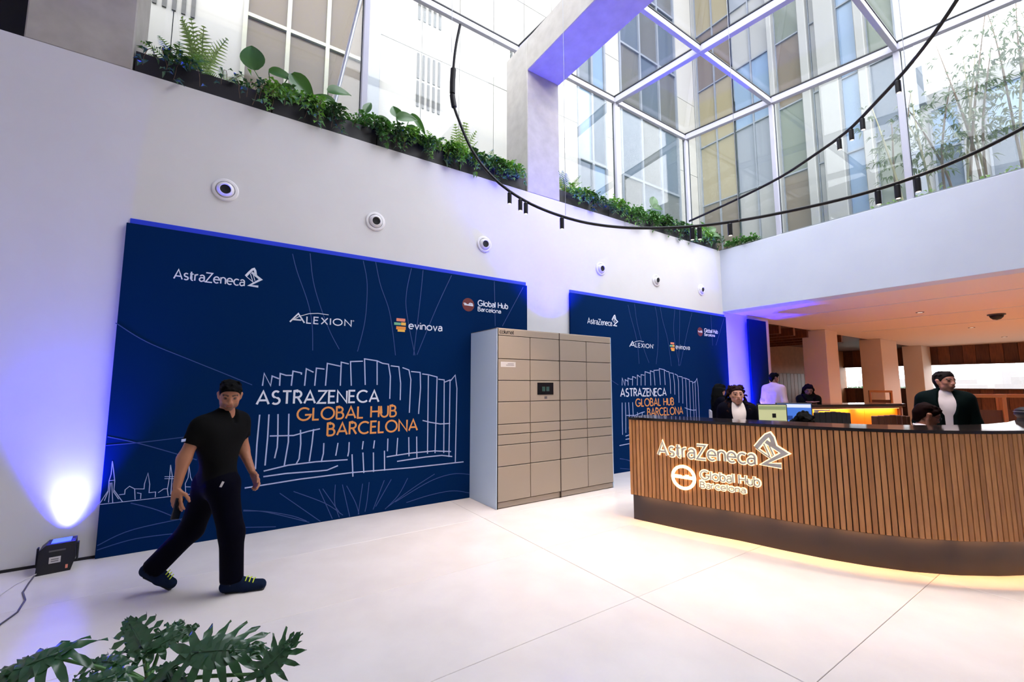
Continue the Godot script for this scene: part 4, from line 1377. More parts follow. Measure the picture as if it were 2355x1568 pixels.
# ------------------------------------------------------------------ small fittings
func fittings():
	var la := ["largest round air nozzle, above the left end of the first backdrop", "second round air nozzle from the left on the white wall", "round air nozzle above the right end of the first backdrop", "round air nozzle just right of the purple light on the wall", "fifth round air nozzle, above the second backdrop", "smallest round air nozzle, next to the corner with the beam"]
	var xs := [-0.11, 1.56, 3.24, 5.77, 7.39, 8.99]
	for i in 6:
		var t = thing("air_nozzle", la[i], "air nozzle", Vector3(xs[i], 3.775, WZ), 0.0, "round air nozzles along the white wall")
		var q := Transform3D(Basis(Vector3.RIGHT, PI / 2), Vector3.ZERO)
		var b := B.new()
		b.lathe([Vector2(0.128, 0.0), Vector2(0.128, 0.012), Vector2(0.118, 0.02), Vector2(0.095, 0.022), Vector2(0.088, 0.004)], q, 36)
		put(b, "flange", M.nozzle_white, t)
		b = B.new()
		b.lathe([Vector2(0.088, 0.006), Vector2(0.084, 0.03), Vector2(0.072, 0.05), Vector2(0.056, 0.06), Vector2(0.05, 0.05)], Transform3D(Basis(Vector3.RIGHT, PI / 2 + 0.12) , Vector3.ZERO), 32)
		put(b, "ball", M.nozzle_white, t)
		b = B.new()
		b.lathe([Vector2(0.05, 0.048), Vector2(0.0, 0.044)], Transform3D(Basis(Vector3.RIGHT, PI / 2 + 0.12), Vector3.ZERO), 24)
		put(b, "throat", M.black, t)
	# blue uplights on the floor
	for i in 2:
		var at := Vector3(-1.13, 0, -5.46) if i == 0 else Vector3(10.42, 0, -5.38)
		var t = thing("uplight", ["black floor uplight throwing blue light on the wall left of the first backdrop", "black floor uplight hidden behind the desk by the corner"][i], "lamp", at, 0.12 if i == 0 else 0.0, "blue floor uplights")
		var h := B.new()
		var prof := PackedVector2Array([Vector2(-0.11, 0), Vector2(0.10, 0), Vector2(0.125, 0.10), Vector2(0.115, 0.24), Vector2(-0.06, 0.24), Vector2(-0.10, 0.20)])
		h.poly(prof, Transform3D(Basis.IDENTITY, Vector3(0, 0, -0.09)), 0.18)
		put(h, "housing", M.black, t)
		bx(Vector3(0.025, 0.243, 0), Vector3(0.12, 0.008, 0.12), "lens", M.blue_led, t, 0.002)
		bx(Vector3(0.0, 0.11, 0.092), Vector3(0.07, 0.05, 0.004), "sticker", M.paper, t)
		for k in 2:
			bx(Vector3(0.0, 0.117 - k * 0.016, 0.095), Vector3(0.045, 0.006, 0.002), "label_line", M.lead, t)
		bx(Vector3(0.01, 0.185, 0.092), Vector3(0.10, 0.012, 0.003), "label_line", M.lead, t)
		bx(Vector3(0.075, 0.04, 0.092), Vector3(0.015, 0.03, 0.004), "switch", M.ink_coral, t)
		for s in [-0.115, 0.13]:
			bx(Vector3(s, 0.13, 0.0), Vector3(0.012, 0.16, 0.05), "bracket", M.black_soft, t, 0.003)
		var c := at + Vector3(0.02, 0.27, 0)
		if i == 0:
			c.z = -5.52
			spot("uplight_lamp", c, c + Vector3(0, 1.0, -0.40), Color(0.14, 0.15, 1.0), 7.0, 40.0, 0.03)
			spot("uplight_lamp", c, c + Vector3(0, 1.0, -0.17), Color(0.34, 0.37, 1.0), 3.8, 21.0, 0.03)
			spot("uplight_lamp", c, c + Vector3(0, 1.0, -0.14), Color(0.14, 0.15, 1.0), 30.0, 34.0, 0.03)
		else:
			spot("uplight_lamp", c, c + Vector3(0, 1.0, -0.06), Color(0.12, 0.11, 1.0), 110.0, 34.0, 0.06)
	var cd := B.new()
	cd.tube([Vector3(-1.22, 0.02, -5.32), Vector3(-1.22, 0.006, -5.2), Vector3(-1.2, 0.006, -5.0), Vector3(-1.14, 0.006, -4.82), Vector3(-1.12, 0.006, -4.6), Vector3(-1.16, 0.006, -4.4), Vector3(-1.3, 0.006, -4.1)], 0.006, 6)
	tag(put(cd, "power_cord", M.lead), "thin grey power cord running over the floor from the left uplight", "cord")
	cd = B.new()
	cd.tube([Vector3(-1.22, 0.02, -5.36), Vector3(-1.3, 0.006, -5.22), Vector3(-1.34, 0.006, -4.95), Vector3(-1.45, 0.006, -4.7)], 0.004, 6)
	tag(put(cd, "power_cord", M.paper), "faint pale cable on the floor at the left edge of the picture", "cord")
	# swagged tube lights
	tube_light("long black tube light that sags across the white wall and the beam", [Vector3(2.18, 6.04, -4.41), Vector3(2.14, 5.67, -4.47), Vector3(2.15, 5.15, -4.54), Vector3(2.23, 4.87, -4.52), Vector3(2.39, 4.49, -4.46), Vector3(2.58, 4.20, -4.36), Vector3(2.78, 3.96, -4.20), Vector3(3.06, 3.74, -3.98), Vector3(3.43, 3.56, -3.69), Vector3(3.79, 3.47, -3.40), Vector3(4.14, 3.44, -3.11), Vector3(4.47, 3.43, -2.77), Vector3(4.78, 3.45, -2.38), Vector3(5.07, 3.49, -1.93), Vector3(5.36, 3.56, -1.49), Vector3(5.61, 3.67, -1.07), Vector3(5.76, 3.79, -0.71), Vector3(5.99, 4.00, -0.35)], [6.05, 6.3, 6.55, 7.65, 10.75, 11.05, 11.55, 14.2, 14.5, 14.78], 0.017)
	tube_light("black tube light rising steeply past the right end of the glass roof", [Vector3(6.70, 4.49, -4.35), Vector3(6.67, 4.52, -3.88), Vector3(6.64, 4.57, -3.29), Vector3(6.55, 4.61, -2.74), Vector3(6.45, 4.70, -2.26), Vector3(6.36, 4.79, -1.88), Vector3(6.18, 4.89, -1.56), Vector3(6.01, 5.02, -1.24), Vector3(5.80, 5.16, -0.94), Vector3(5.61, 5.34, -0.68), Vector3(5.46, 5.57, -0.45)], [4.75, 5.12, 5.55, 6.85], 0.019)
	var wires := [[Vector3(2.11, 5.69, -4.50), "left end"], [Vector3(3.30, 3.63, -3.77), "middle"], [Vector3(4.70, 3.43, -2.44), "right part"], [Vector3(6.03, 5.02, -1.23), "steep tube"]]
	for w in wires:
		var p: Vector3 = w[0]
		var b := B.new()
		b.tube([p, Vector3(p.x, roof_y(p.z) + 0.02, p.z)], 0.003, 5)
		tag(put(b, "hanging_wire", M.steel), "thin steel wire holding up the tube light, at its %s" % w[1], "wire")

func tube_light(label: String, q: Array, heads: Array, r: float):
	var t = thing("tube_light", label, "lamp")
	var cv := Curve3D.new()
	for i in q.size():
		var a: Vector3 = q[maxi(i - 1, 0)]
		var z: Vector3 = q[mini(i + 1, q.size() - 1)]
		cv.add_point(q[i], -(z - a) / 6, (z - a) / 6)
	var path := []
	var n := int(cv.get_baked_length() / 0.08)
	for i in n + 1: path.append(cv.sample_baked(cv.get_baked_length() * i / n))
	var b := B.new()
	b.tube(path, r, 8)
	put(b, "tube", M.black, t)
	if r < 0.018:
		for e in [[7, 11], [11, 13]]:
			b = B.new()
			b.tube([path[e[0]], path[(e[0] + e[1]) / 2], path[e[1]] + (path[e[0]] - path[e[1]]) * 0.06], 0.034, 12)
			put(b, "sleeve", M.black, t)
	for s in heads:
		var p := nearest_on(path, q, s)
		var h := B.new()
		h.lathe([Vector2(0.0, -0.14), Vector2(0.024, -0.14), Vector2(0.026, -0.13), Vector2(0.026, -0.01), Vector2(0.02, 0.0), Vector2(0, 0.0)], Transform3D(Basis.IDENTITY, p + Vector3(0, -r, 0)), 14)
		var o = put(h, "spot_head", M.black, t)
		h = B.new()
		h.lathe([Vector2(0.0, -0.143), Vector2(0.019, -0.143)], Transform3D(Basis.IDENTITY, p + Vector3(0, -r, 0)), 12)
		put(h, "lens", M.lamp_white, o)
		spot("tube_head_lamp", p + Vector3(0, -r - 0.155, 0), p + Vector3(0.02, -4, 0.02), Color(1.0, 0.88, 0.78), 2.0, 42.0, 0.03)

func nearest_on(path: Array, q: Array, s: float) -> Vector3:      # s counts the bends of the tube
	var i := mini(int(s), q.size() - 2)
	var u := s - i
	var w: Vector3 = q[i].lerp(q[i + 1], u)
	var best: Vector3 = path[0]
	for p in path:
		if p.distance_to(w) < best.distance_to(w): best = p
	return best

# ------------------------------------------------------------------ planting
func planters():
	var runs := [[-0.97, 4.07, 4], [4.80, 9.80, 4]]
	var names := ["first black trough from the left column, mostly bare sided", "second black trough from the left column", "third black trough from the left column", "black trough left of the purple lit column", "black trough right of the purple lit column", "second black trough right of the purple lit column", "third black trough right of the purple lit column", "last black trough, in the corner by the beam"]
	var k := 0
	for r in runs:
		for i in r[2]:
			var w: float = (r[1] - r[0]) / r[2]
			var t = thing("planter_trough", names[k], "planter", Vector3(r[0] + w * (i + 0.5), TOP, -5.83), 0.0, "black planter troughs on the wall")
			for q in [[Vector3(0, 0.12, 0.17), Vector3(w - 0.01, 0.24, 0.02), "front_panel"], [Vector3(0, 0.12, -0.17), Vector3(w - 0.01, 0.24, 0.02), "back_panel"], [Vector3(w / 2 - 0.015, 0.12, 0), Vector3(0.02, 0.24, 0.32), "end_panel"], [Vector3(-w / 2 + 0.015, 0.12, 0), Vector3(0.02, 0.24, 0.32), "end_panel"]]:
				bx(q[0], q[1], q[2], M.trough, t, 0.004)
			bx(Vector3(0, 0.09, 0), Vector3(w - 0.05, 0.18, 0.30), "soil", M.soil, t)
			k += 1
	var y := TOP + 0.19
	# ferns
	fern("tall feathery fern beside the left column", Vector3(-0.42, y, -5.80), 9, 0.62, 0.25)
	fern("low bushy fern at the foot of the tall fern", Vector3(-0.62, y, -5.76), 11, 0.34, 0.7)
	fern("short fern spilling over the rim of the first trough", Vector3(-0.18, y, -5.76), 10, 0.26, 0.9)
	fern("pale upright fern behind the hanging tube light", Vector3(2.92, y, -5.86), 9, 0.62, 0.3)
	fern("arching fern right of the hanging tube light", Vector3(3.35, y, -5.8), 11, 0.42, 0.7)
	fern("spreading fern against the purple lit column", Vector3(3.70, y, -5.78), 10, 0.36, 0.7)
	fern("small fern left of the hanging tube light", Vector3(2.52, y, -5.8), 10, 0.36, 0.6)
	fern("grassy upright fern on the right side of the purple lit column", Vector3(5.06, y, -5.76), 12, 0.44, 0.35)
	fern("low fern in the last trough by the corner", Vector3(8.6, y, -5.78), 10, 0.32, 0.9)
	# trailing plants, from left to right
	var tr := [[-0.66, 0.14, "creeper hanging by the edge of the left column", 60], [0.12, 0.3, "small creeper on the rim in the first gap of the troughs", 30], [0.52, 0.34, "thick creeper under the biggest upright leaf", 150], [0.86, 0.26, "creeper hanging between two bare stretches of trough", 110], [1.42, 0.3, "thick creeper under the low broad leaf", 150], [1.80, 0.3, "creeper left of the folded broad leaf", 140], [2.12, 0.28, "creeper under the silvery broad leaf", 140], [2.50, 0.3, "creeper right of the silvery broad leaf", 150], [2.86, 0.3, "creeper below the pale upright fern", 160], [3.22, 0.28, "creeper crossed by the tube light", 150], [3.56, 0.28, "creeper at the right of the tube light crossing", 130], [3.80, 0.1, "creeper touching the purple lit column", 120],
		[5.25, 0.28, "creeper just right of the purple lit column", 130], [5.68, 0.3, "creeper in the fifth trough, over the fourth air nozzle", 150], [6.15, 0.3, "creeper left of the light green broad leaf", 150], [6.62, 0.3, "creeper under the light green broad leaf", 150], [7.1, 0.32, "creeper below the tube light's lowest sag", 160], [7.6, 0.32, "creeper right of the light green broad leaf", 160], [8.1, 0.34, "creeper in the second last stretch before the corner", 170], [8.7, 0.34, "creeper under the dark corner leaves", 170], [9.25, 0.34, "creeper in the corner, hanging lowest over the wall edge", 170], [9.62, 0.2, "last creeper touching the beam", 90]]
	for e in tr: creeper(e[2], Vector3(e[0], y, -5.72), e[1], e[3])
	# broad leaved plants: leaves given as (base offset, tip direction, length, width)
	broad("tall broad leaved plant with one big upright leaf over the first bare trough", Vector3(0.30, y, -5.82), [[Vector3(-0.21, 0.37, 0.05), Vector3(-0.18, 1.0, 0.1), 0.34, 0.27], [Vector3(-0.06, 0.42, 0.05), Vector3(1.0, 0.08, 0.2), 0.30, 0.17], [Vector3(0.19, 0.50, 0.05), Vector3(0.65, -0.75, 0.2), 0.42, 0.24], [Vector3(0.08, 0.28, 0.08), Vector3(0.7, -0.4, 0.3), 0.26, 0.15]])
	broad("broad leaved plant with a leaf pointing right over the second bare trough", Vector3(0.96, y, -5.80), [[Vector3(-0.04, 0.42, 0.04), Vector3(0.95, 0.42, 0.1), 0.32, 0.19], [Vector3(0.06, 0.27, 0.06), Vector3(-0.9, 0.25, 0.2), 0.24, 0.12]])
	broad("broad leaved plant with a small pointed leaf left of the slot windows", Vector3(1.45, y, -5.80), [[Vector3(-0.04, 0.30, 0.04), Vector3(0.3, 1.0, 0.1), 0.22, 0.12], [Vector3(0.12, 0.30, 0.04), Vector3(0.9, -0.2, 0.2), 0.28, 0.13]])
	broad("broad leaved plant with glossy leaves under the slot windows", Vector3(1.96, y, -5.82), [[Vector3(-0.10, 0.42, 0.04), Vector3(-0.3, 0.9, 0.1), 0.17, 0.17], [Vector3(-0.12, 0.37, 0.08), Vector3(0.9, 0.25, 0.4), 0.30, 0.20], [Vector3(0.12, 0.56, 0.02), Vector3(0.75, -0.65, 0.1), 0.34, 0.13], [Vector3(0.02, 0.28, 0.12), Vector3(0.5, -0.6, 0.5), 0.26, 0.18]])
	broad("light green broad leaved plant before the corner panes", Vector3(7.45, y, -5.80), [[Vector3(0.12, 0.46, 0), Vector3(0.4, 0.9, 0.1), 0.30, 0.22], [Vector3(0.08, 0.40, 0.05), Vector3(0.95, 0.2, 0.2), 0.36, 0.18], [Vector3(-0.1, 0.12, 0.05), Vector3(-0.7, 0.3, 0.3), 0.26, 0.15]])
	broad("dark broad leaved plant at the end of the planting by the beam", Vector3(9.35, y, -5.72), [[Vector3(0, 0.16, 0.05), Vector3(-0.5, 0.5, 0.3), 0.32, 0.2], [Vector3(0.05, 0.18, 0.05), Vector3(0.5, 0.35, 0.3), 0.34, 0.2], [Vector3(0.0, 0.1, 0.1), Vector3(0.2, -0.1, 0.8), 0.28, 0.2], [Vector3(0.12, 0.12, 0.1), Vector3(0.9, -0.1, 0.6), 0.3, 0.16]])
	# a little planting spills round the corner on to the beam
	var b := B.new()
	for k2 in 220:
		var q := Vector3(XB + rng.randf_range(0.0, 0.1), TOP + 0.03 + absf(rng.randfn(0, 0.06)), rng.randf_range(-5.5, -4.75))
		leaf(b, q, Vector3(rng.randf_range(-1, 0.6), rng.randf_range(-0.1, 1), rng.randf_range(-0.6, 1)).normalized(), rng.randf_range(0.07, 0.16), 0.028, 0.25)
	tag(put(b, "creeper", M.leaf_mid), "low creeper lying on the top of the white beam, right of the corner", "creeper", "trailing creepers")

func fern(label: String, at: Vector3, n: int, length: float, spread: float):
	var t = thing("fern", label, "fern", at, 0.0, "ferns in the wall planters")
	var m = M[["leaf_mid", "leaf_fresh", "leaf_pale"][int(absf(at.x) * 7) % 3]]
	for k in n:
		var a := TAU * k / n + rng.randf_range(-0.3, 0.3)
		var s := spread * rng.randf_range(0.5, 1.1)
		var d := Vector3(cos(a) * s, 1.0, sin(a) * s * 0.7 + 0.1).normalized()
		var b := B.new()
		var L := length * rng.randf_range(0.7, 1.1)
		var p := Vector3(cos(a) * 0.03, 0, sin(a) * 0.03)
		var segs := 15
		var rib := [p]
		for i in segs:
			d = (d + Vector3(0, -0.05 - 0.07 * s, 0)).normalized()
			p += d * L / segs
			rib.append(p)
			var side := d.cross(Vector3.UP)
			if side.length() < 0.1: side = Vector3(-sin(a), 0, cos(a))
			side = side.normalized()
			var u := float(i) / segs
			var w := L * 0.30 * sin(PI * clampf(0.12 + 0.88 * u, 0, 1)) * (1.0 - 0.35 * u) + 0.01
			for e in [-1.0, 1.0]:
				var tip: Vector3 = p + (side * e + d * 0.55).normalized() * w + Vector3(0, -w * 0.12, 0)
				var q := p + d * L / segs * 0.55
				var m2: Vector3 = (p + tip) * 0.5 + d * L / segs * 0.35
				if e > 0:
					b.tri(p, tip, m2); b.tri(p, m2, q)
				else:
					b.tri(p, m2, tip); b.tri(p, q, m2)
		b.tube(rib, 0.0035, 4, false)
		put(b, "frond", m, t)

func creeper(label: String, at: Vector3, w: float, n: int):
	var t = thing("creeper", label, "creeper", at, 0.0, "trailing creepers")
	var b := B.new()
	var c := B.new()
	var vines := 9
	for k in vines:
		var p := Vector3(rng.randf_range(-w, w), rng.randf_range(0.0, 0.1), rng.randf_range(-0.12, 0.05))
		var d := Vector3(rng.randf_range(-0.5, 0.5), 0.5, 0.8).normalized()
		var path := [p]
		var steps := 7 + k % 5
		var drop := 0.18 if k % 3 else 0.30
		for i in steps:
			p += d * 0.05
			if p.z > 0.10: d = (d + Vector3(rng.randf_range(-0.25, 0.25), -drop * 2.2, -0.1)).normalized()
			else: d = (d + Vector3(rng.randf_range(-0.3, 0.3), -0.06, 0.1)).normalized()
			p.z = minf(p.z, 0.15 + 0.02 * (k % 3))
			path.append(p)
		c.tube(path, 0.003, 4, false)
		for i in n * 2 / vines:
			var q: Vector3 = path[rng.randi() % path.size()]
			var o := Vector3(rng.randf_range(-1, 1), rng.randf_range(-0.6, 1), rng.randf_range(-0.3, 1)).normalized()
			leaf(b, q + o * 0.015, o, rng.randf_range(0.045, 0.095), rng.randf_range(0.016, 0.028), 0.3)
	for i in n * 2:
		var q := Vector3(rng.randfn(0, w * 0.6), absf(rng.randfn(0.0, 0.09)), rng.randfn(-0.05, 0.08))
		var o := Vector3(rng.randf_range(-1, 1), rng.randf_range(0.0, 1), rng.randf_range(-0.6, 1)).normalized()
		leaf(b, q, o, rng.randf_range(0.05, 0.11), rng.randf_range(0.016, 0.03), 0.3)
	put(b, "foliage", M[["leaf_deep", "leaf_mid", "leaf_fresh", "leaf_mid"][int(at.x * 5 + 20) % 4]], t, "stuff")
	put(c, "vine", M.bark, t)

# a broad blade: a grid along the rib, heart shaped, cupped and drooping
func blade(b: B, at: Vector3, d: Vector3, nrm: Vector3, L: float, W: float):
	d = d.normalized()
	var side := d.cross(nrm).normalized()
	nrm = side.cross(d).normalized()
	var rows := []
	for i in 9:
		var u := i / 8.0
		var w := W * 0.5 * pow(sin(PI * pow(clampf(u * 0.97 + 0.03, 0, 1), 0.72)), 0.8)
		var c := at + d * (L * u) - nrm * (L * 0.28 * u * u)
		var row := []
		for k in 7:
			var s := (k - 3) / 3.0
			row.append(c + side * (w * s) + nrm * (w * 0.28 * s * s) - nrm * (0.012 if k == 3 else 0.0))
		rows.append(row)
	for i in 8:
		for k in 6:
			b.quad(rows[i][k], rows[i][k + 1], rows[i + 1][k + 1], rows[i + 1][k])

func broad(label: String, at: Vector3, leaves: Array):
	var t = thing("broad_leaved_plant", label, "plant", at, 0.0, "broad leaved plants in the wall planters")
	for e in leaves:
		var b := B.new()
		var up := Vector3(-0.25, 0.3, 0.92)
		blade(b, e[0], e[1], up, e[2], e[3])
		b.weld()
		put(b, "leaf", M.leaf_broad, t)
		b = B.new()
		b.tube([Vector3(0, 0, 0), e[0] * 0.5 + Vector3(0, 0.05, -0.01), e[0]], [0.008, 0.007, 0.005], 6)
		put(b, "stem", M.leaf_mid, t)

# a deeply cut blade: fingers on both sides of a rib, joined near the rib
func cut_leaf(b: B, at: Vector3, tip: Vector3, nrm: Vector3, W: float, n: int, droop: float, back := 0.35):
	var d := (tip - at).normalized()
	var L := at.distance_to(tip)
	var side := d.cross(nrm).normalized()
	nrm = side.cross(d).normalized()
	var rib := func(u: float) -> Vector3: return at + d * (L * u) - nrm * (droop * L * maxf(u, 0.0) * absf(u) * 0.6)
	for e in [-1.0, 1.0]:
		for k in n:
			var u := lerpf(-0.04, 0.92, float(k) / (n - 1))
			var ang := lerpf(PI * (0.5 + back), 0.22, pow(float(k) / (n - 1), 0.8))
			var fl := W * (0.62 + 0.38 * sin(PI * (0.25 + 0.6 * float(k) / (n - 1)))) * (1.0 if k < n - 2 else 0.7)
			var dir: Vector3 = (d * cos(ang) + side * e * sin(ang)).normalized()
			var across: Vector3 = (d * sin(ang) - side * e * cos(ang)).normalized()
			var w0 := L / n * 0.95 + W * 0.02
			var last := []
			for i in 6:
				var s := i / 5.0
				var c: Vector3 = rib.call(u) + dir * (fl * s) - nrm * (droop * fl * s * s) + across * (fl * 0.10 * s * s)
				var w: float = w0 * [0.85, 0.80, 0.62, 0.58, 0.40, 0.05][i]
				var ruff := nrm * (0.010 * sin(i * 2.1 + k))
				var row := [c - across * w + ruff, c - nrm * 0.004, c + across * w - ruff]
				if i > 0:
					for m in 2:
						if e < 0: b.quad(last[m], row[m], row[m + 1], last[m + 1])
						else: b.quad(last[m], last[m + 1], row[m + 1], row[m])
				last = row
	for i in 7:
		var u0 := i / 7.0
		var u1 := (i + 1) / 7.0
		var h0 := W * 0.46 * sin(PI * (0.22 + 0.76 * u0))
		var h1 := W * 0.46 * sin(PI * (0.22 + 0.76 * u1))
		for e in [-1.0, 1.0]:
			var q := [rib.call(u0), rib.call(u0) + side * e * h0 - nrm * (droop * h0 * 0.4), rib.call(u1) + side * e * h1 - nrm * (droop * h1 * 0.4), rib.call(u1)]
			if e > 0: b.quad(q[0], q[1], q[2], q[3])
			else: b.quad(q[0], q[3], q[2], q[1])
	b.tube([rib.call(-0.02), rib.call(0.3), rib.call(0.6), rib.call(0.98)], [0.006, 0.005, 0.004, 0.002], 5)

func foreground_plant():
	var o := Vector3(-0.2, 0, -2.5)
	var t = thing("philodendron", "large potted plant with deeply cut glossy leaves in the near left corner", "plant", o)
	var b := B.new()
	b.lathe([Vector2(0.13, 0.0), Vector2(0.15, 0.02), Vector2(0.18, 0.22), Vector2(0.185, 0.235), Vector2(0.17, 0.235), Vector2(0.165, 0.2)], Transform3D.IDENTITY, 28)
	put(b, "pot", M.trough, t)
	b = B.new()
	b.lathe([Vector2(0.166, 0.2), Vector2(0, 0.2)], Transform3D.IDENTITY, 24)
	put(b, "soil", M.soil, t)
	b = B.new()
	b.tube([Vector3(0, 0.2, 0), Vector3(0.01, 0.27, -0.02), Vector3(0.0, 0.33, -0.06)], [0.03, 0.027, 0.018], 10)
	put(b, "trunk", M.bark, t)
	# (foot of blade, tip of blade, facing, width, lobes, droop)
	var L := [
		[Vector3(-0.045, 0.465, -2.38), Vector3(0.17, 0.46, -2.31), Vector3(-0.15, 0.85, 0.55), 0.155, 9, 0.34],
		[Vector3(-0.50, 0.520, -2.56), Vector3(-0.72, 0.49, -2.58), Vector3(0.0, 0.95, 0.3), 0.16, 9, 0.50],
		[Vector3(-0.24, 0.42, -2.66), Vector3(-0.32, 0.46, -2.86), Vector3(-0.2, 0.7, 0.7), 0.10, 7, 0.02],
		[Vector3(-0.22, 0.41, -2.62), Vector3(-0.06, 0.45, -2.66), Vector3(0.0, 0.8, 0.6), 0.075, 7, 0.15],
		[Vector3(-0.30, 0.44, -2.42), Vector3(-0.46, 0.44, -2.42), Vector3(0.05, 0.95, 0.3), 0.11, 8, 0.40],
		[Vector3(0.21, 0.40, -2.20), Vector3(0.31, 0.47, -2.22), Vector3(-0.5, 0.6, 0.6), 0.11, 7, 0.10],
		[Vector3(-0.14, 0.40, -2.44), Vector3(-0.08, 0.37, -2.28), Vector3(0.1, 0.9, 0.1), 0.09, 7, 0.4],
		[Vector3(0.05, 0.36, -2.22), Vector3(0.14, 0.35, -2.12), Vector3(0.0, 0.95, 0.2), 0.10, 7, 0.3],
		[Vector3(-0.33, 0.40, -2.62), Vector3(-0.42, 0.40, -2.72), Vector3(0.0, 0.9, 0.3), 0.09, 7, 0.3],
		[Vector3(-0.17, 0.40, -2.74), Vector3(-0.12, 0.41, -2.84), Vector3(0.0, 0.9, 0.4), 0.08, 6, 0.1],
	]
	for e in L:
		b = B.new()
		cut_leaf(b, e[0] - o, e[1] - o, e[2], e[3], e[4], e[5])
		b.weld()
		put(b, "leaf", M.leaf_monster, t)
		var f: Vector3 = e[0] - o
		b = B.new()
		b.tube([Vector3(0, 0.31, -0.05), f * 0.55 + Vector3(0, 0.14, -0.02), f + Vector3(0, -0.015, 0), f], [0.009, 0.008, 0.006, 0.005], 7)
		put(b, "leaf_stalk", M.leaf_mid, t)

# ------------------------------------------------------------------ people
func head_bones(c: Vector3, f: Vector3, u: Vector3, s: float) -> Array:
	var r := u.cross(f).normalized()      # the person's left
	u = f.cross(r).normalized()
	var at := func(x, y, z) -> Vector3: return c + (r * x + u * y + f * z) * s
	var o := [
		[at.call(0, 0.030, -0.032), at.call(0, 0.032, 0.010), 0.078 * s, 0.076 * s, r, 0.94],
		[at.call(0, 0.020, 0.030), at.call(0, -0.040, 0.034), 0.060 * s, 0.054 * s],
		[at.call(-0.026, -0.066, 0.020), at.call(0.026, -0.066, 0.020), 0.034 * s, 0.034 * s],
		[at.call(-0.010, -0.090, 0.054), at.call(0.010, -0.090, 0.054), 0.021 * s, 0.021 * s],
		[at.call(-0.036, 0.026, 0.074), at.call(0.036, 0.026, 0.074), 0.012 * s, 0.012 * s],
		[at.call(0, 0.018, 0.087), at.call(0, -0.022, 0.105), 0.007 * s, 0.009 * s],
		[at.call(-0.011, -0.027, 0.095), at.call(0.011, -0.027, 0.095), 0.0075 * s, 0.0075 * s],
		[at.call(-0.017, -0.052, 0.086), at.call(0.017, -0.052, 0.086), 0.007 * s, 0.007 * s],
		[at.call(-0.014, -0.062, 0.084), at.call(0.014, -0.062, 0.084), 0.008 * s, 0.008 * s],
	]
	for e in [-1.0, 1.0]:
		o.append([at.call(0.050 * e, -0.030, 0.000), at.call(0.040 * e, -0.068, 0.022), 0.022 * s, 0.022 * s])
		o.append([at.call(0.040 * e, -0.014, 0.056), at.call(0.044 * e, -0.010, 0.045), 0.020 * s, 0.020 * s])
		o.append([at.call(0.077 * e, 0.014, -0.012), at.call(0.074 * e, -0.020, -0.004), 0.015 * s, 0.010 * s, f, 1.25])
	return o

func face_marks(c: Vector3, f: Vector3, u: Vector3, s: float, skin: Color, beard := 0.0) -> Array:
	var r := u.cross(f).normalized()
	u = f.cross(r).normalized()
	var o := []
	if beard > 0:
		for k in 7:
			var a := (k - 3) * 0.28
			o.append([c + (r * sin(a) * 0.07 - u * 0.075 + f * (0.02 + cos(a) * 0.06)) * s, 0.042 * s, skin.lerp(Color(0.16, 0.12, 0.1), beard)])
	for e in [-1.0, 1.0]:
		for k in 4:
			o.append([c + (r * e * (0.016 + k * 0.010) + u * (0.030 + 0.003 * sin(k)) + f * (0.086 - k * 0.004)) * s, 0.012 * s, Color(0.08, 0.06, 0.05)])
		o.append([c + (r * e * 0.032 + u * 0.008 + f * 0.082) * s, 0.018 * s, skin.lerp(Color(0.1, 0.06, 0.05), 0.4)])  # eye socket shade mixed into the skin colour
		o.append([c + (r * e * 0.031 + u * 0.008 + f * 0.086) * s, 0.0095 * s, Color(0.06, 0.045, 0.04)])
	for k in 5:
		o.append([c + (r * (k - 2) * 0.009 - u * 0.056 + f * 0.098) * s, 0.009 * s, skin.lerp(Color(0.5, 0.18, 0.16), 0.5)])
	return o

# hand: wrist, pointing direction, palm facing, thumb side; curl bends the fingers towards the palm
func hand_bones(w: Vector3, d: Vector3, palm: Vector3, thumb: Vector3, curl: float, s := 1.0) -> Array:
	d = d.normalized()
	thumb = (thumb - d * thumb.dot(d)).normalized()
	palm = (palm - d * palm.dot(d) - thumb * palm.dot(thumb)).normalized()
	var o := [[w - d * 0.03 * s, w + d * 0.03 * s, 0.026 * s, 0.026 * s, palm, 0.8]]
	var len_ := [0.078, 0.086, 0.080, 0.064]
	for k in 4:
		var x := (1.5 - k) * 0.0195
		var b := w + d * 0.028 * s + thumb * (x * 0.75 * s)
		var kn := w + d * ((0.092 - absf(k - 1) * 0.004) * s) + thumb * (x * s)
		o.append([b, kn, 0.014 * s, 0.0115 * s])
		var p := kn
		var a := curl * 0.5
		for m in 3:
			var dd := (d * cos(a) + palm * sin(a) + thumb * (x * 1.2)).normalized()
			var q: Vector3 = p + dd * len_[k] * [0.46, 0.30, 0.24][m] * s
			o.append([p, q, (0.0092 - 0.001 * m) * s, (0.0085 - 0.001 * m) * s])
			p = q
			a += curl * (0.9 + k * 0.08)
	var tb := w + d * 0.03 * s + thumb * 0.022 * s
	var t1 := tb + (d * 0.6 + thumb * 0.75 + palm * 0.25).normalized() * 0.045 * s
	var t2 := t1 + (d * 0.85 + thumb * 0.25 + palm * (0.25 + curl * 0.3)).normalized() * 0.033 * s
	var t3 := t2 + (d * 0.9 + thumb * 0.0 + palm * (0.3 + curl * 0.5)).normalized() * 0.026 * s
	o.append([tb, t1, 0.014 * s, 0.011 * s])
	o.append([t1, t2, 0.0105 * s, 0.0095 * s])
	o.append([t2, t3, 0.0095 * s, 0.008 * s])
	return o

func soft(o: Dictionary, called: String, m, parent):
	var b := B.new()
	b.tinted = true
	b.add(o)
	return put(b, called, m, parent)

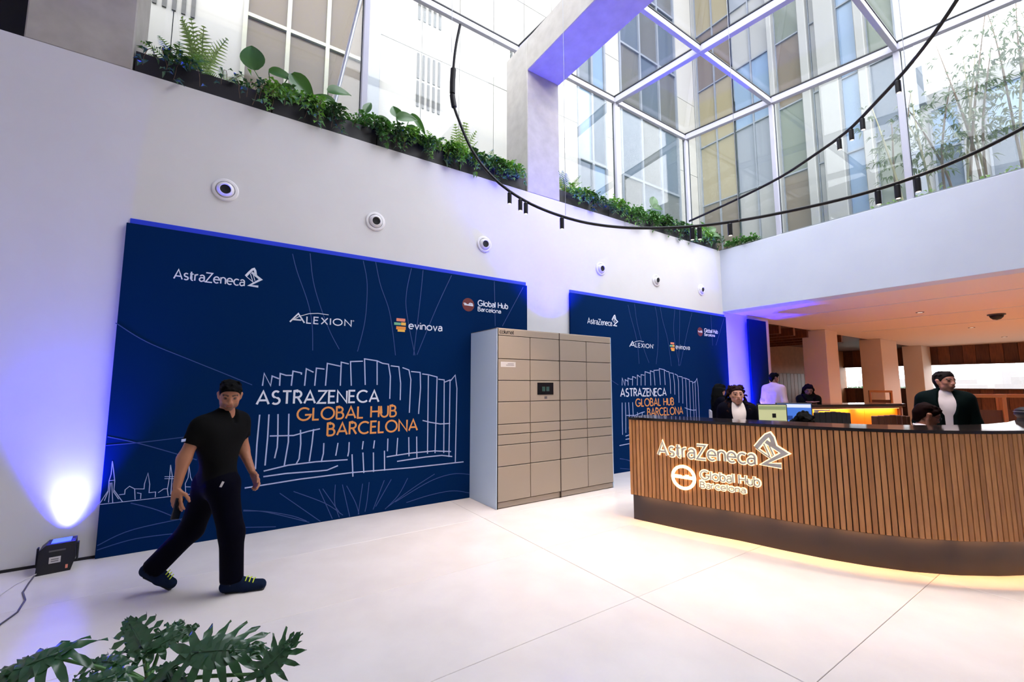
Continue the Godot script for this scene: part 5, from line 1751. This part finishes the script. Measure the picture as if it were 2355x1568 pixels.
# a figure from joints in world places; o: colours and garments
func figure(label: String, J: Dictionary, o: Dictionary):
	var root: Vector3 = Vector3(J.pelvis.x, 0, J.pelvis.z)
	var t = thing("person", label, "person", root)
	for k in J:
		if k != "face" and k != "up" and k != "fwd": J[k] = J[k] - root
	var cell: float = o.get("cell", 0.018)
	var hc: float = o.get("head_cell", 0.008)
	var fw: Vector3 = J.fwd.normalized()
	var skin: Color = o.skin
	var s: float = o.get("head", 1.0)
	var wide: float = o.get("wide", 1.0)
	var P: Vector3 = J.pelvis
	var Ch: Vector3 = J.chest
	var N: Vector3 = J.neck
	var H: Vector3 = J.headc
	var torso := func(g: float) -> Array:
		var out := [[J.hip_l, J.hip_r, (0.105 * wide + g), (0.105 * wide + g), fw, 0.95]]
		for e in ["l", "r"]:
			var a: Vector3 = P.lerp(J["hip_" + e], 0.55) + Vector3(0, 0.06, 0)
			var b2: Vector3 = Ch.lerp(J["sh_" + e], 0.42)
			out.append([a, b2, 0.088 * wide + g, 0.112 * wide + g, fw, 0.92])
		out.append([P + Vector3(0, 0.05, 0), Ch, 0.10 * wide + g, 0.115 * wide + g, fw, 0.95])
		out.append([Ch.lerp(J.sh_l, 0.8), Ch.lerp(J.sh_r, 0.8), 0.058 + g, 0.058 + g])
		out.append([J.sh_l.lerp(N, 0.25), N, 0.052 + g, 0.05 + g])
		out.append([J.sh_r.lerp(N, 0.25), N, 0.052 + g, 0.05 + g])
		return out
	# the body, one surface
	var body: Array = torso.call(-0.01)
	body.append([N - (H - N) * 0.1, H - J.up * 0.05 * s - fw * 0.01, 0.054 * wide, 0.050 * wide])
	for e in ["l", "r"]:
		body.append([J["sh_" + e], J["el_" + e], 0.048 * wide, 0.041 * wide])
		body.append([J["el_" + e], J["wr_" + e], 0.043 * wide, 0.027])
		body.append([J["hip_" + e], J["kn_" + e], 0.084 * wide, 0.054])
		body.append([J["kn_" + e], J["an_" + e], 0.055, 0.036])
		body.append([J["an_" + e], J["an_" + e].lerp(J["toe_" + e], 0.45), 0.034, 0.02])
	var b := B.new()
	b.tinted = true
	b.add(nets(body, cell, 70.0, [], skin))
	b.add(nets(head_bones(H, J.face, J.up, s), hc, 170.0 / s, [], skin, face_marks(H, J.face, J.up, s, skin, o.get("beard", 0.0))))
	for e in ["l", "r"]:
		var hd: Vector3 = J.get("hand_" + e, J["wr_" + e] + (J["wr_" + e] - J["el_" + e])) - J["wr_" + e]
		if J.has("hand_" + e): hd = J["hand_" + e] - J["wr_" + e]
		var pm: Vector3 = o.get("palm_" + e, -fw)
		b.add(nets(hand_bones(J["wr_" + e], hd, pm, o.get("thumb_" + e, fw), o.get("curl_" + e, 0.35)), o.get("hand_cell", 0.006), 260.0, [], skin))
	put(b, "body", M.skin, t)
	# trousers
	var tr: Array = [[J.hip_l, J.hip_r, 0.118 * wide, 0.118 * wide, fw, 0.97], [P + Vector3(0, 0.05, 0), P + Vector3(0, 0.13, 0), 0.12 * wide, 0.115 * wide, fw, 1.0, P + Vector3(0, 0.13, 0), Vector3.UP]]
	for e in ["l", "r"]:
		var kn: Vector3 = J["kn_" + e]
		var an: Vector3 = J["an_" + e]
		var hem := an.lerp(kn, -0.12)
		tr.append([J["hip_" + e], kn, 0.110 * wide, 0.082])
		tr.append([kn, hem, 0.080, 0.078, fw, 1.05, an.lerp(kn, -0.04), (an - kn).normalized()])
	soft(nets(tr, cell, 60.0, [], o.legs), "trousers", M.cloth, t)
	# shirt, polo or blouse
	var g: float = o.get("loose", 0.016)
	var hemp: Vector3 = P + Vector3(0, o.get("hem", -0.02), 0)
	var sh: Array = []
	for e in torso.call(g):
		var q: Array = e.duplicate()
		if q.size() == 4: q.append_array([Vector3.UP, 1.0])
		q.append_array([hemp, Vector3.DOWN])
		sh.append(q)
	var slv: float = o.get("sleeve", 0.62)
	for e in ["l", "r"]:
		if slv <= 1.0:
			var q: Vector3 = J["sh_" + e].lerp(J["el_" + e], slv)
			var dd: Vector3 = (J["el_" + e] - J["sh_" + e]).normalized()
			sh.append([J["sh_" + e], q + dd * 0.02, 0.066 * wide, 0.061 * wide, Vector3.UP, 1.0, q, dd])
		else:
			var q: Vector3 = J["el_" + e].lerp(J["wr_" + e], slv - 1.0)
			var dd: Vector3 = (J["wr_" + e] - J["el_" + e]).normalized()
			sh.append([J["sh_" + e], J["el_" + e], 0.070 * wide, 0.058 * wide])
			sh.append([J["el_" + e], q, 0.058 * wide, 0.044 * wide, Vector3.UP, 1.0, q, dd])
	var carve: Array = []
	if o.has("neckline"):
		carve = [[N + fw * 0.07 + Vector3(0, 0.06, 0), N + fw * 0.085 - Vector3(0, o.neckline, 0), 0.045, 0.006]]
	soft(nets(sh, cell, 60.0, carve, o.top, o.get("top_marks", [])), o.get("top_name", "polo_shirt"), M.cloth, t)
	if o.has("jacket"):
		var jk: Array = []
		for e in torso.call(g + 0.018):
			var q: Array = e.duplicate()
			if q.size() == 4: q.append_array([Vector3.UP, 1.0])
			q.append_array([P - Vector3(0, 0.12, 0), Vector3.DOWN])
			jk.append(q)
		for e in ["l", "r"]:
			var q: Vector3 = J["el_" + e].lerp(J["wr_" + e], 0.92)
			jk.append([J["sh_" + e], J["el_" + e], 0.082 * wide, 0.068 * wide])
			jk.append([J["el_" + e], q, 0.068 * wide, 0.052 * wide, Vector3.UP, 1.0, q, (q - J["el_" + e]).normalized()])
		var open: float = o.get("open", 0.07)
		var fr := fw * (0.19 * wide + g)
		soft(nets(jk, cell * 0.8, 60.0, [[N + fr * 0.55 + Vector3(0, 0.07, 0), Ch + fr - Vector3(0, 0.04, 0), open * 0.95, open], [Ch + fr - Vector3(0, 0.04, 0), P + fr, open, open * 1.1]], o.jacket, o.get("jacket_marks", [])), "jacket", M.cloth, t)
	# collar
	if o.get("collar", true):
		var cb := B.new()
		var cd := (H - N).normalized()
		var c1 := cd.cross(fw).normalized()
		var c2 := c1.cross(cd).normalized()
		var ring := []
		var rad := []
		for k in 17:
			var a := lerpf(0.35, TAU - 0.35, k / 16.0)
			ring.append(N + cd * (0.030 - 0.030 * (cos(a) * 0.5 + 0.5)) + (c2 * cos(a) * 1.1 + c1 * sin(a)) * (0.066 * wide))
			rad.append(0.008 + 0.008 * (1.0 - absf(cos(a))))
		cb.tube(ring, rad, 8)
		put(cb, "collar", flat_cloth(o.get("collar_color", o.top)), t)
	# shoes
	for e in ["l", "r"]:
		var an: Vector3 = J["an_" + e]
		var toe: Vector3 = J["toe_" + e]
		var heel: Vector3 = J.get("heel_" + e, an - (toe - an) * 0.25 - Vector3(0, 0.04, 0))
		if J.has("heel_" + e): heel = J["heel_" + e]
		var mid := heel.lerp(toe, 0.55)
		var upn: Vector3 = (an - heel.lerp(toe, 0.3)).normalized()
		var sd := (toe - heel).cross(upn).normalized()
		var q = soft(nets([[heel + upn * 0.05 + (toe - heel) * 0.06, mid + upn * 0.045, 0.042, 0.045], [mid + upn * 0.042, toe + upn * 0.040 - (toe - heel) * 0.10, 0.047, 0.040], [heel + upn * 0.055 + (toe - heel) * 0.1, an.lerp(heel, 0.1) + upn * 0.01, 0.043, 0.046], [an, mid + upn * 0.06, 0.045, 0.038]], o.get("shoe_cell", 0.014), 120.0, [], o.get("shoe", Color(0.1, 0.1, 0.11))), "shoe", M.cloth, t)
		var sb := B.new()
		sb.box(heel.lerp(toe, 0.47) + Vector3(0, 0.010, 0), Vector3(0.080, 0.024, heel.distance_to(toe) - 0.01), 0.011, Basis(sd, sd.cross((toe - heel).normalized()), sd.cross(sd.cross((toe - heel).normalized()))))
		put(sb, "sole", M.sole, q)
	# hair
	var r: Vector3 = J.up.cross(J.face).normalized()
	var u: Vector3 = J.face.cross(r).normalized()
	var f: Vector3 = J.face
	var at := func(x, y, z) -> Vector3: return H + (r * x + u * y + f * z) * s
	var hb := []
	var style: String = o.get("hair", "short")
	hb.append([at.call(0, 0.034, -0.036), at.call(0, 0.036, 0.008), 0.0835 * s, 0.0815 * s, r, 0.94])
	hb.append([at.call(0, 0.054, 0.024), at.call(0, 0.060, -0.025), 0.064 * s, 0.066 * s])
	hb.append([at.call(0, 0.0, -0.072), at.call(0, -0.060, -0.062), 0.050 * s, 0.036 * s, r, 1.1])
	for k in 44:
		var a := rng.randf_range(0, TAU)
		var yy := rng.randf_range(0.055, 0.115)
		var rr := sqrt(maxf(0.0, 0.0086 - (yy - 0.035) * (yy - 0.035)))
		var q: Vector3 = at.call(cos(a) * rr * 0.90, yy, sin(a) * rr - 0.010)
		hb.append([q, q + (f * 0.014 + u * 0.008 + r * rng.randf_range(-0.012, 0.012)) * s, 0.010 * s, 0.006 * s])
	var cv := [[at.call(-0.016, -0.035, 0.115), at.call(0.016, -0.035, 0.115), 0.107 * s, 0.107 * s], [at.call(-0.09, -0.055, 0.026), at.call(0.09, -0.055, 0.026), 0.058 * s, 0.058 * s]]
	var hk := 200.0
	if style == "curly":
		hk = 330.0
		for k in 330:
			var a := rng.randf_range(0, TAU)
			var yy := rng.randf_range(-0.21, 0.125)
			var rr := 0.070 + 0.075 * clampf((0.125 - yy) * 3.2, 0, 1)
			rr *= rng.randf_range(0.8, 1.05)
			if cos(a) > 0.30 and yy < 0.085 and absf(sin(a) * rr) < 0.088: continue
			if cos(a) > 0.62: continue
			rr *= 1.12
			var p: Vector3 = at.call(sin(a) * rr, yy, cos(a) * rr * 0.85 - 0.015 + 0.12 * clampf(-0.06 - yy, 0.0, 0.2))
			hb.append([p, p + Vector3(rng.randf_range(-0.02, 0.02), -0.014, rng.randf_range(-0.02, 0.02)), rng.randf_range(0.009, 0.019) * s, 0.010 * s])
	if style == "long":
		for k in 26:
			var a := lerpf(0.75, TAU - 0.75, k / 25.0)
			var p: Vector3 = at.call(sin(a) * 0.088, 0.02, cos(a) * 0.09 - 0.015)
			hb.append([p, p + Vector3(0, -0.14, 0) * s + (p - H) * 0.25, 0.024 * s, 0.026 * s])
			hb.append([p + Vector3(0, -0.14, 0) * s + (p - H) * 0.25, p + Vector3(0, -0.32, 0) * s + (p - H) * 0.35, 0.026 * s, 0.016 * s])
	soft(nets(hb, o.get("hair_cell", hc), hk / s, cv, o.get("hair_color", Color(0.07, 0.06, 0.06))), "hair", M.cloth, t)
	return t

func flat_cloth(c: Color):
	var key := "cloth_%s" % c.to_html()
	if not M.has(key): mat(key, c, 0.85)
	return M[key]

# standing joints for a figure facing yaw (0 = towards the viewer side, +z), then moved to at
func standing(at: Vector3, yaw: float, h: float, head_yaw := 0.0, head_pitch := 0.0, lean := 0.0) -> Dictionary:
	var q := Basis(Vector3.UP, yaw)
	var k := h / 1.75
	var bend := Basis(Vector3.RIGHT, lean)
	var pel := Vector3(0, 0.94, 0) * k
	var up := func(p: Vector3) -> Vector3: return at + q * (pel + bend * (p * k - pel))
	var lo := func(p: Vector3) -> Vector3: return at + q * (p * k)
	var hb := q * bend * Basis(Vector3.UP, head_yaw) * Basis(Vector3.RIGHT, head_pitch)
	if lean > 0.3: hb = q * Basis(Vector3.UP, head_yaw) * Basis(Vector3.RIGHT, head_pitch)
	var J := {
		"pelvis": lo.call(Vector3(0, 0.94, 0)), "chest": up.call(Vector3(0, 1.27, 0.0)), "neck": up.call(Vector3(0, 1.47, -0.01)),
		"sh_l": up.call(Vector3(0.185, 1.405, -0.01)), "sh_r": up.call(Vector3(-0.185, 1.405, -0.01)), "el_l": up.call(Vector3(0.235, 1.12, -0.03)), "el_r": up.call(Vector3(-0.235, 1.12, -0.03)),
		"wr_l": up.call(Vector3(0.23, 0.88, 0.06)), "wr_r": up.call(Vector3(-0.23, 0.88, 0.06)),
		"hip_l": lo.call(Vector3(0.09, 0.92, 0)), "hip_r": lo.call(Vector3(-0.09, 0.92, 0)), "kn_l": lo.call(Vector3(0.1, 0.5, 0.02)), "kn_r": lo.call(Vector3(-0.1, 0.5, 0.02)),
		"an_l": lo.call(Vector3(0.1, 0.09, -0.02)), "an_r": lo.call(Vector3(-0.1, 0.09, -0.02)), "toe_l": lo.call(Vector3(0.12, 0.0, 0.19)), "toe_r": lo.call(Vector3(-0.12, 0.0, 0.19)),
		"heel_l": lo.call(Vector3(0.095, 0.0, -0.06)), "heel_r": lo.call(Vector3(-0.095, 0.0, -0.06)),
		"fwd": q * bend * Vector3(0, 0, 1), "face": hb * Vector3(0, 0, 1), "up": hb * Vector3.UP,
	}
	J["headc"] = J.neck + (q * bend * Vector3(0, 0.125, 0.01) + hb * Vector3(0, 0.025, 0.02)) * k
	return J

func seated(a: Dictionary) -> Dictionary:        # hips lowered on to a seat, thighs forward
	var dn := Vector3(0, -0.44, 0)
	for q in ["pelvis", "chest", "neck", "headc", "sh_l", "sh_r", "el_l", "el_r", "hip_l", "hip_r"]: a[q] = a[q] + dn
	var fl := Vector3(a.fwd.x, 0, a.fwd.z).normalized()
	for q in ["l", "r"]:
		a["kn_" + q] = a["hip_" + q] + fl * 0.40
		a["an_" + q] = Vector3(a["kn_" + q].x, 0.09, a["kn_" + q].z)
		a["toe_" + q] = Vector3(a["an_" + q].x, 0.0, a["an_" + q].z) + fl * 0.2
		a["heel_" + q] = Vector3(a["an_" + q].x, 0.0, a["an_" + q].z) - fl * 0.05
		a["wr_" + q] = a["el_" + q] + fl * 0.24
	return a

func people():
	# the man walking past the first backdrop; joints in metres
	var J := {
		"pelvis": Vector3(0.00, 0.86, -4.20), "chest": Vector3(0.0, 1.16, -4.18), "neck": Vector3(0.03, 1.36, -4.19),
		"sh_r": Vector3(-0.135, 1.285, -4.07), "sh_l": Vector3(0.135, 1.30, -4.28), "el_r": Vector3(-0.215, 1.055, -4.05), "wr_r": Vector3(-0.243, 0.855, -4.02), "hand_r": Vector3(-0.235, 0.75, -4.0),
		"el_l": Vector3(0.165, 1.06, -4.33), "wr_l": Vector3(0.235, 0.885, -4.24), "hand_l": Vector3(0.272, 0.80, -4.21),
		"hip_r": Vector3(0.035, 0.82, -4.12), "kn_r": Vector3(0.115, 0.46, -4.07), "an_r": Vector3(0.135, 0.105, -4.12), "heel_r": Vector3(0.105, 0.0, -4.145), "toe_r": Vector3(0.375, 0.0, -4.05),
		"hip_l": Vector3(-0.045, 0.82, -4.28), "kn_l": Vector3(-0.15, 0.455, -4.36), "an_l": Vector3(-0.375, 0.185, -4.44), "heel_l": Vector3(-0.425, 0.135, -4.46), "toe_l": Vector3(-0.235, 0.0, -4.42),
		"fwd": Vector3(0.72, 0, 0.69), "face": Vector3(0.02, -0.34, 0.94), "up": Vector3(0.04, 0.94, 0.34), "headc": Vector3(0.045, 1.515, -4.14),
	}
	var w = figure("man in a black polo shirt walking past the first backdrop, looking down, phone in hand", J, {"skin": rgb8(168, 112, 82), "top": rgb8(13, 13, 16), "legs": rgb8(12, 12, 15), "shoe": rgb8(27, 34, 58), "hair_color": rgb8(17, 15, 15), "beard": 0.3, "head": 0.97, "wide": 1.0, "cell": 0.014, "head_cell": 0.0042, "hand_cell": 0.004, "shoe_cell": 0.009, "hem": -0.05, "sleeve": 0.55, "neckline": 0.075,
		"palm_r": Vector3(0.7, 0, -0.6), "thumb_r": Vector3(0.75, 0.1, 0.5), "curl_r": 0.35, "palm_l": Vector3(-0.6, -0.2, 0.2), "thumb_l": Vector3(0.5, 0, 0.8), "curl_l": 0.5})
	# badges, laces and the slip of paper at the pocket
	var o: Vector3 = w.position
	var k := 0
	for e in [[J.toe_r, J.heel_r, J.an_r], [J.toe_l, J.heel_l, J.an_l]]:
		var d: Vector3 = (e[0] - e[1]).normalized()
		var up: Vector3 = (e[2] - e[1].lerp(e[0], 0.3)).normalized()
		up = (up - d * up.dot(d)).normalized()
		var sd := d.cross(up).normalized()
		var b := B.new()
		for m in 3:
			var c: Vector3 = e[1].lerp(e[0], 0.50 + m * 0.09) + up * (0.108 - m * 0.009)
			b.tube([c - sd * 0.035 - up * 0.015, c, c + sd * 0.035 - up * 0.015], 0.0045, 5)
		put(b, "laces", M.lace, w)
		b = B.new()
		b.tube([e[2] + up * 0.0 - up * 0.035, e[2] + up * 0.03], [0.047, 0.046], 14)
		put(b, "sock", M.grey_cloth, w)
	bx(Vector3(0.03, 0.85, -4.0) - o, Vector3(0.016, 0.042, 0.008), "pocket_slip", M.paper, w, 0.001, Basis(Vector3(0, 0, 1), -0.4))
	var bd := B.new()
	bd.box(Vector3(-0.222, 1.195, -4.005) - o, Vector3(0.004, 0.02, 0.04), 0.001, Basis(Vector3(0, 1, 0), -0.7))
	put(bd, "sleeve_badge", M.ink_line, w)
	bd = B.new()
	bd.box(Vector3(0.155, 1.215, -4.165) - o, Vector3(0.02, 0.032, 0.004), 0.001, Basis(Vector3.UP, 0.85))
	put(bd, "chest_badge", M.ink_line, w)
	var ph = thing("phone", "dark phone in the right hand of the walking man", "phone", Vector3(-0.228, 0.715, -3.985), 0.9)
	bx(Vector3.ZERO, Vector3(0.072, 0.145, 0.009), "case", M.black, ph, 0.003, Basis(Vector3(0, 0, 1), -0.25))
	bx(Vector3(0, 0, 0.0052), Vector3(0.066, 0.137, 0.001), "screen", M.screen_off, ph, 0.0, Basis(Vector3(0, 0, 1), -0.25))
	# curly haired woman behind the desk
	var a := standing(Vector3(5.80, 0, -3.18), -0.85, 1.58, 0.0, 0.0)
	figure("woman with dark curly hair, black jacket and white top behind the desk", a, {"skin": rgb8(206, 152, 128), "top": rgb8(232, 224, 222), "legs": rgb8(16, 16, 19), "jacket": rgb8(12, 12, 15), "open": 0.10, "hair": "curly", "hair_color": rgb8(40, 26, 23), "head": 1.04, "wide": 0.94, "top_name": "blouse", "collar": false, "neckline": 0.05, "sleeve": 1.6, "head_cell": 0.0065, "hair_cell": 0.008, "hand_cell": 0.008})
	a = standing(Vector3(7.70, 0, -4.55), 0.9, 1.62, 0.25, 0.15)
	figure("dark haired woman in black standing side on before the second backdrop", a, {"skin": rgb8(186, 136, 116), "top": rgb8(12, 12, 14), "legs": rgb8(14, 14, 17), "hair": "long", "hair_color": rgb8(16, 14, 15), "wide": 0.9, "top_name": "sweater", "sleeve": 1.8, "collar": false, "head_cell": 0.009, "hand_cell": 0.009})
	a = standing(Vector3(10.66, 0, -4.95), 1.45, 1.9, -0.45, 0.1)
	figure("man in a pale pink shirt standing with his back half turned, behind the back counter", a, {"skin": rgb8(140, 96, 76), "top": rgb8(222, 190, 184), "legs": rgb8(40, 44, 60), "hair_color": rgb8(20, 16, 16), "top_name": "shirt", "sleeve": 1.8, "head_cell": 0.010, "cell": 0.02, "hand_cell": 0.009, "collar": false})
	a = standing(Vector3(10.75, 0, -4.28), -0.95, 1.62, 0.0, 0.45)
	var hf: Vector3 = a.fwd
	a.el_l = a.sh_l + Vector3(0, -0.26, 0) + hf * 0.03
	a.el_r = a.sh_r + Vector3(0, -0.26, 0) + hf * 0.03
	a.wr_l = a.chest + hf * 0.24 + Vector3(0, 0.02, 0) + (a.sh_l - a.chest) * 0.2
	a.wr_r = a.chest + hf * 0.24 + Vector3(0, 0.02, 0) + (a.sh_r - a.chest) * 0.2
	a["hand_l"] = a.wr_l + (a.chest - a.sh_l) * 0.4 + Vector3(0, 0.06, 0)
	a["hand_r"] = a.wr_r + (a.chest - a.sh_r) * 0.4 + Vector3(0, 0.06, 0)
	figure("woman with long dark hair looking down at her hands behind the back counter", a, {"skin": rgb8(150, 104, 84), "top": rgb8(16, 15, 18), "legs": rgb8(16, 16, 19), "hair": "long", "hair_color": rgb8(14, 12, 13), "wide": 0.95, "top_name": "sweater", "sleeve": 1.8, "collar": false, "head_cell": 0.010, "hand_cell": 0.008})
	a = standing(Vector3(7.42, 0, -1.46), -1.22, 1.77, 0.62, 0.0)
	figure("man in an open black jacket and white shirt standing at the right of the desk", a, {"skin": rgb8(176, 120, 98), "top": rgb8(216, 206, 208), "legs": rgb8(18, 18, 22), "jacket": rgb8(12, 13, 17), "open": 0.095, "hair_color": rgb8(36, 30, 29), "beard": 0.3, "head": 1.06, "wide": 1.06, "top_name": "shirt", "sleeve": 1.6, "head_cell": 0.006, "hand_cell": 0.008, "collar_color": rgb8(220, 212, 216)})
	a = seated(standing(Vector3(6.36, 0, -1.52), 0.25, 1.86, 0.3, 0.3, 0.12))
	var bl = figure("man in glasses and a white shirt sitting low behind the desk", a, {"skin": rgb8(120, 76, 56), "top": rgb8(222, 218, 224), "legs": rgb8(20, 20, 24), "hair_color": rgb8(14, 12, 12), "head": 1.06, "top_name": "shirt", "sleeve": 1.7, "head_cell": 0.0065, "hand_cell": 0.008})
	office_chair("office chair under the man in glasses", Vector3(6.36, 0, -1.52), 0.25, M.black_soft, 0.8)
	var gb := B.new()
	var gr: Vector3 = a.up.cross(a.face).normalized()
	for s in [-1.0, 1.0]:
		var c: Vector3 = a.headc + gr * 0.034 * s + a.up * 0.008 + a.face * 0.102
		var ring := []
		for i in 13: ring.append(c + gr * cos(TAU * i / 12) * 0.026 + a.up * sin(TAU * i / 12) * 0.018)
		gb.tube(ring, 0.002, 5, false)
		gb.tube([c + gr * 0.026 * s, a.headc + gr * 0.085 * s + a.up * 0.012 - a.face * 0.01], 0.002, 5)
	put(gb, "glasses", M.black, bl)
	a = standing(Vector3(6.36, 0, -2.62), -0.7, 1.70, 0.0, 0.75)
	a = seated(a)
	figure("seated person of whom only dark bunched hair shows above the desk", a, {"skin": rgb8(150, 104, 84), "top": rgb8(20, 20, 24), "legs": rgb8(18, 18, 22), "hair": "curly", "hair_color": rgb8(14, 14, 17), "head": 1.0, "top_name": "sweater", "sleeve": 1.8, "collar": false, "head_cell": 0.010, "hand_cell": 0.010, "cell": 0.022})
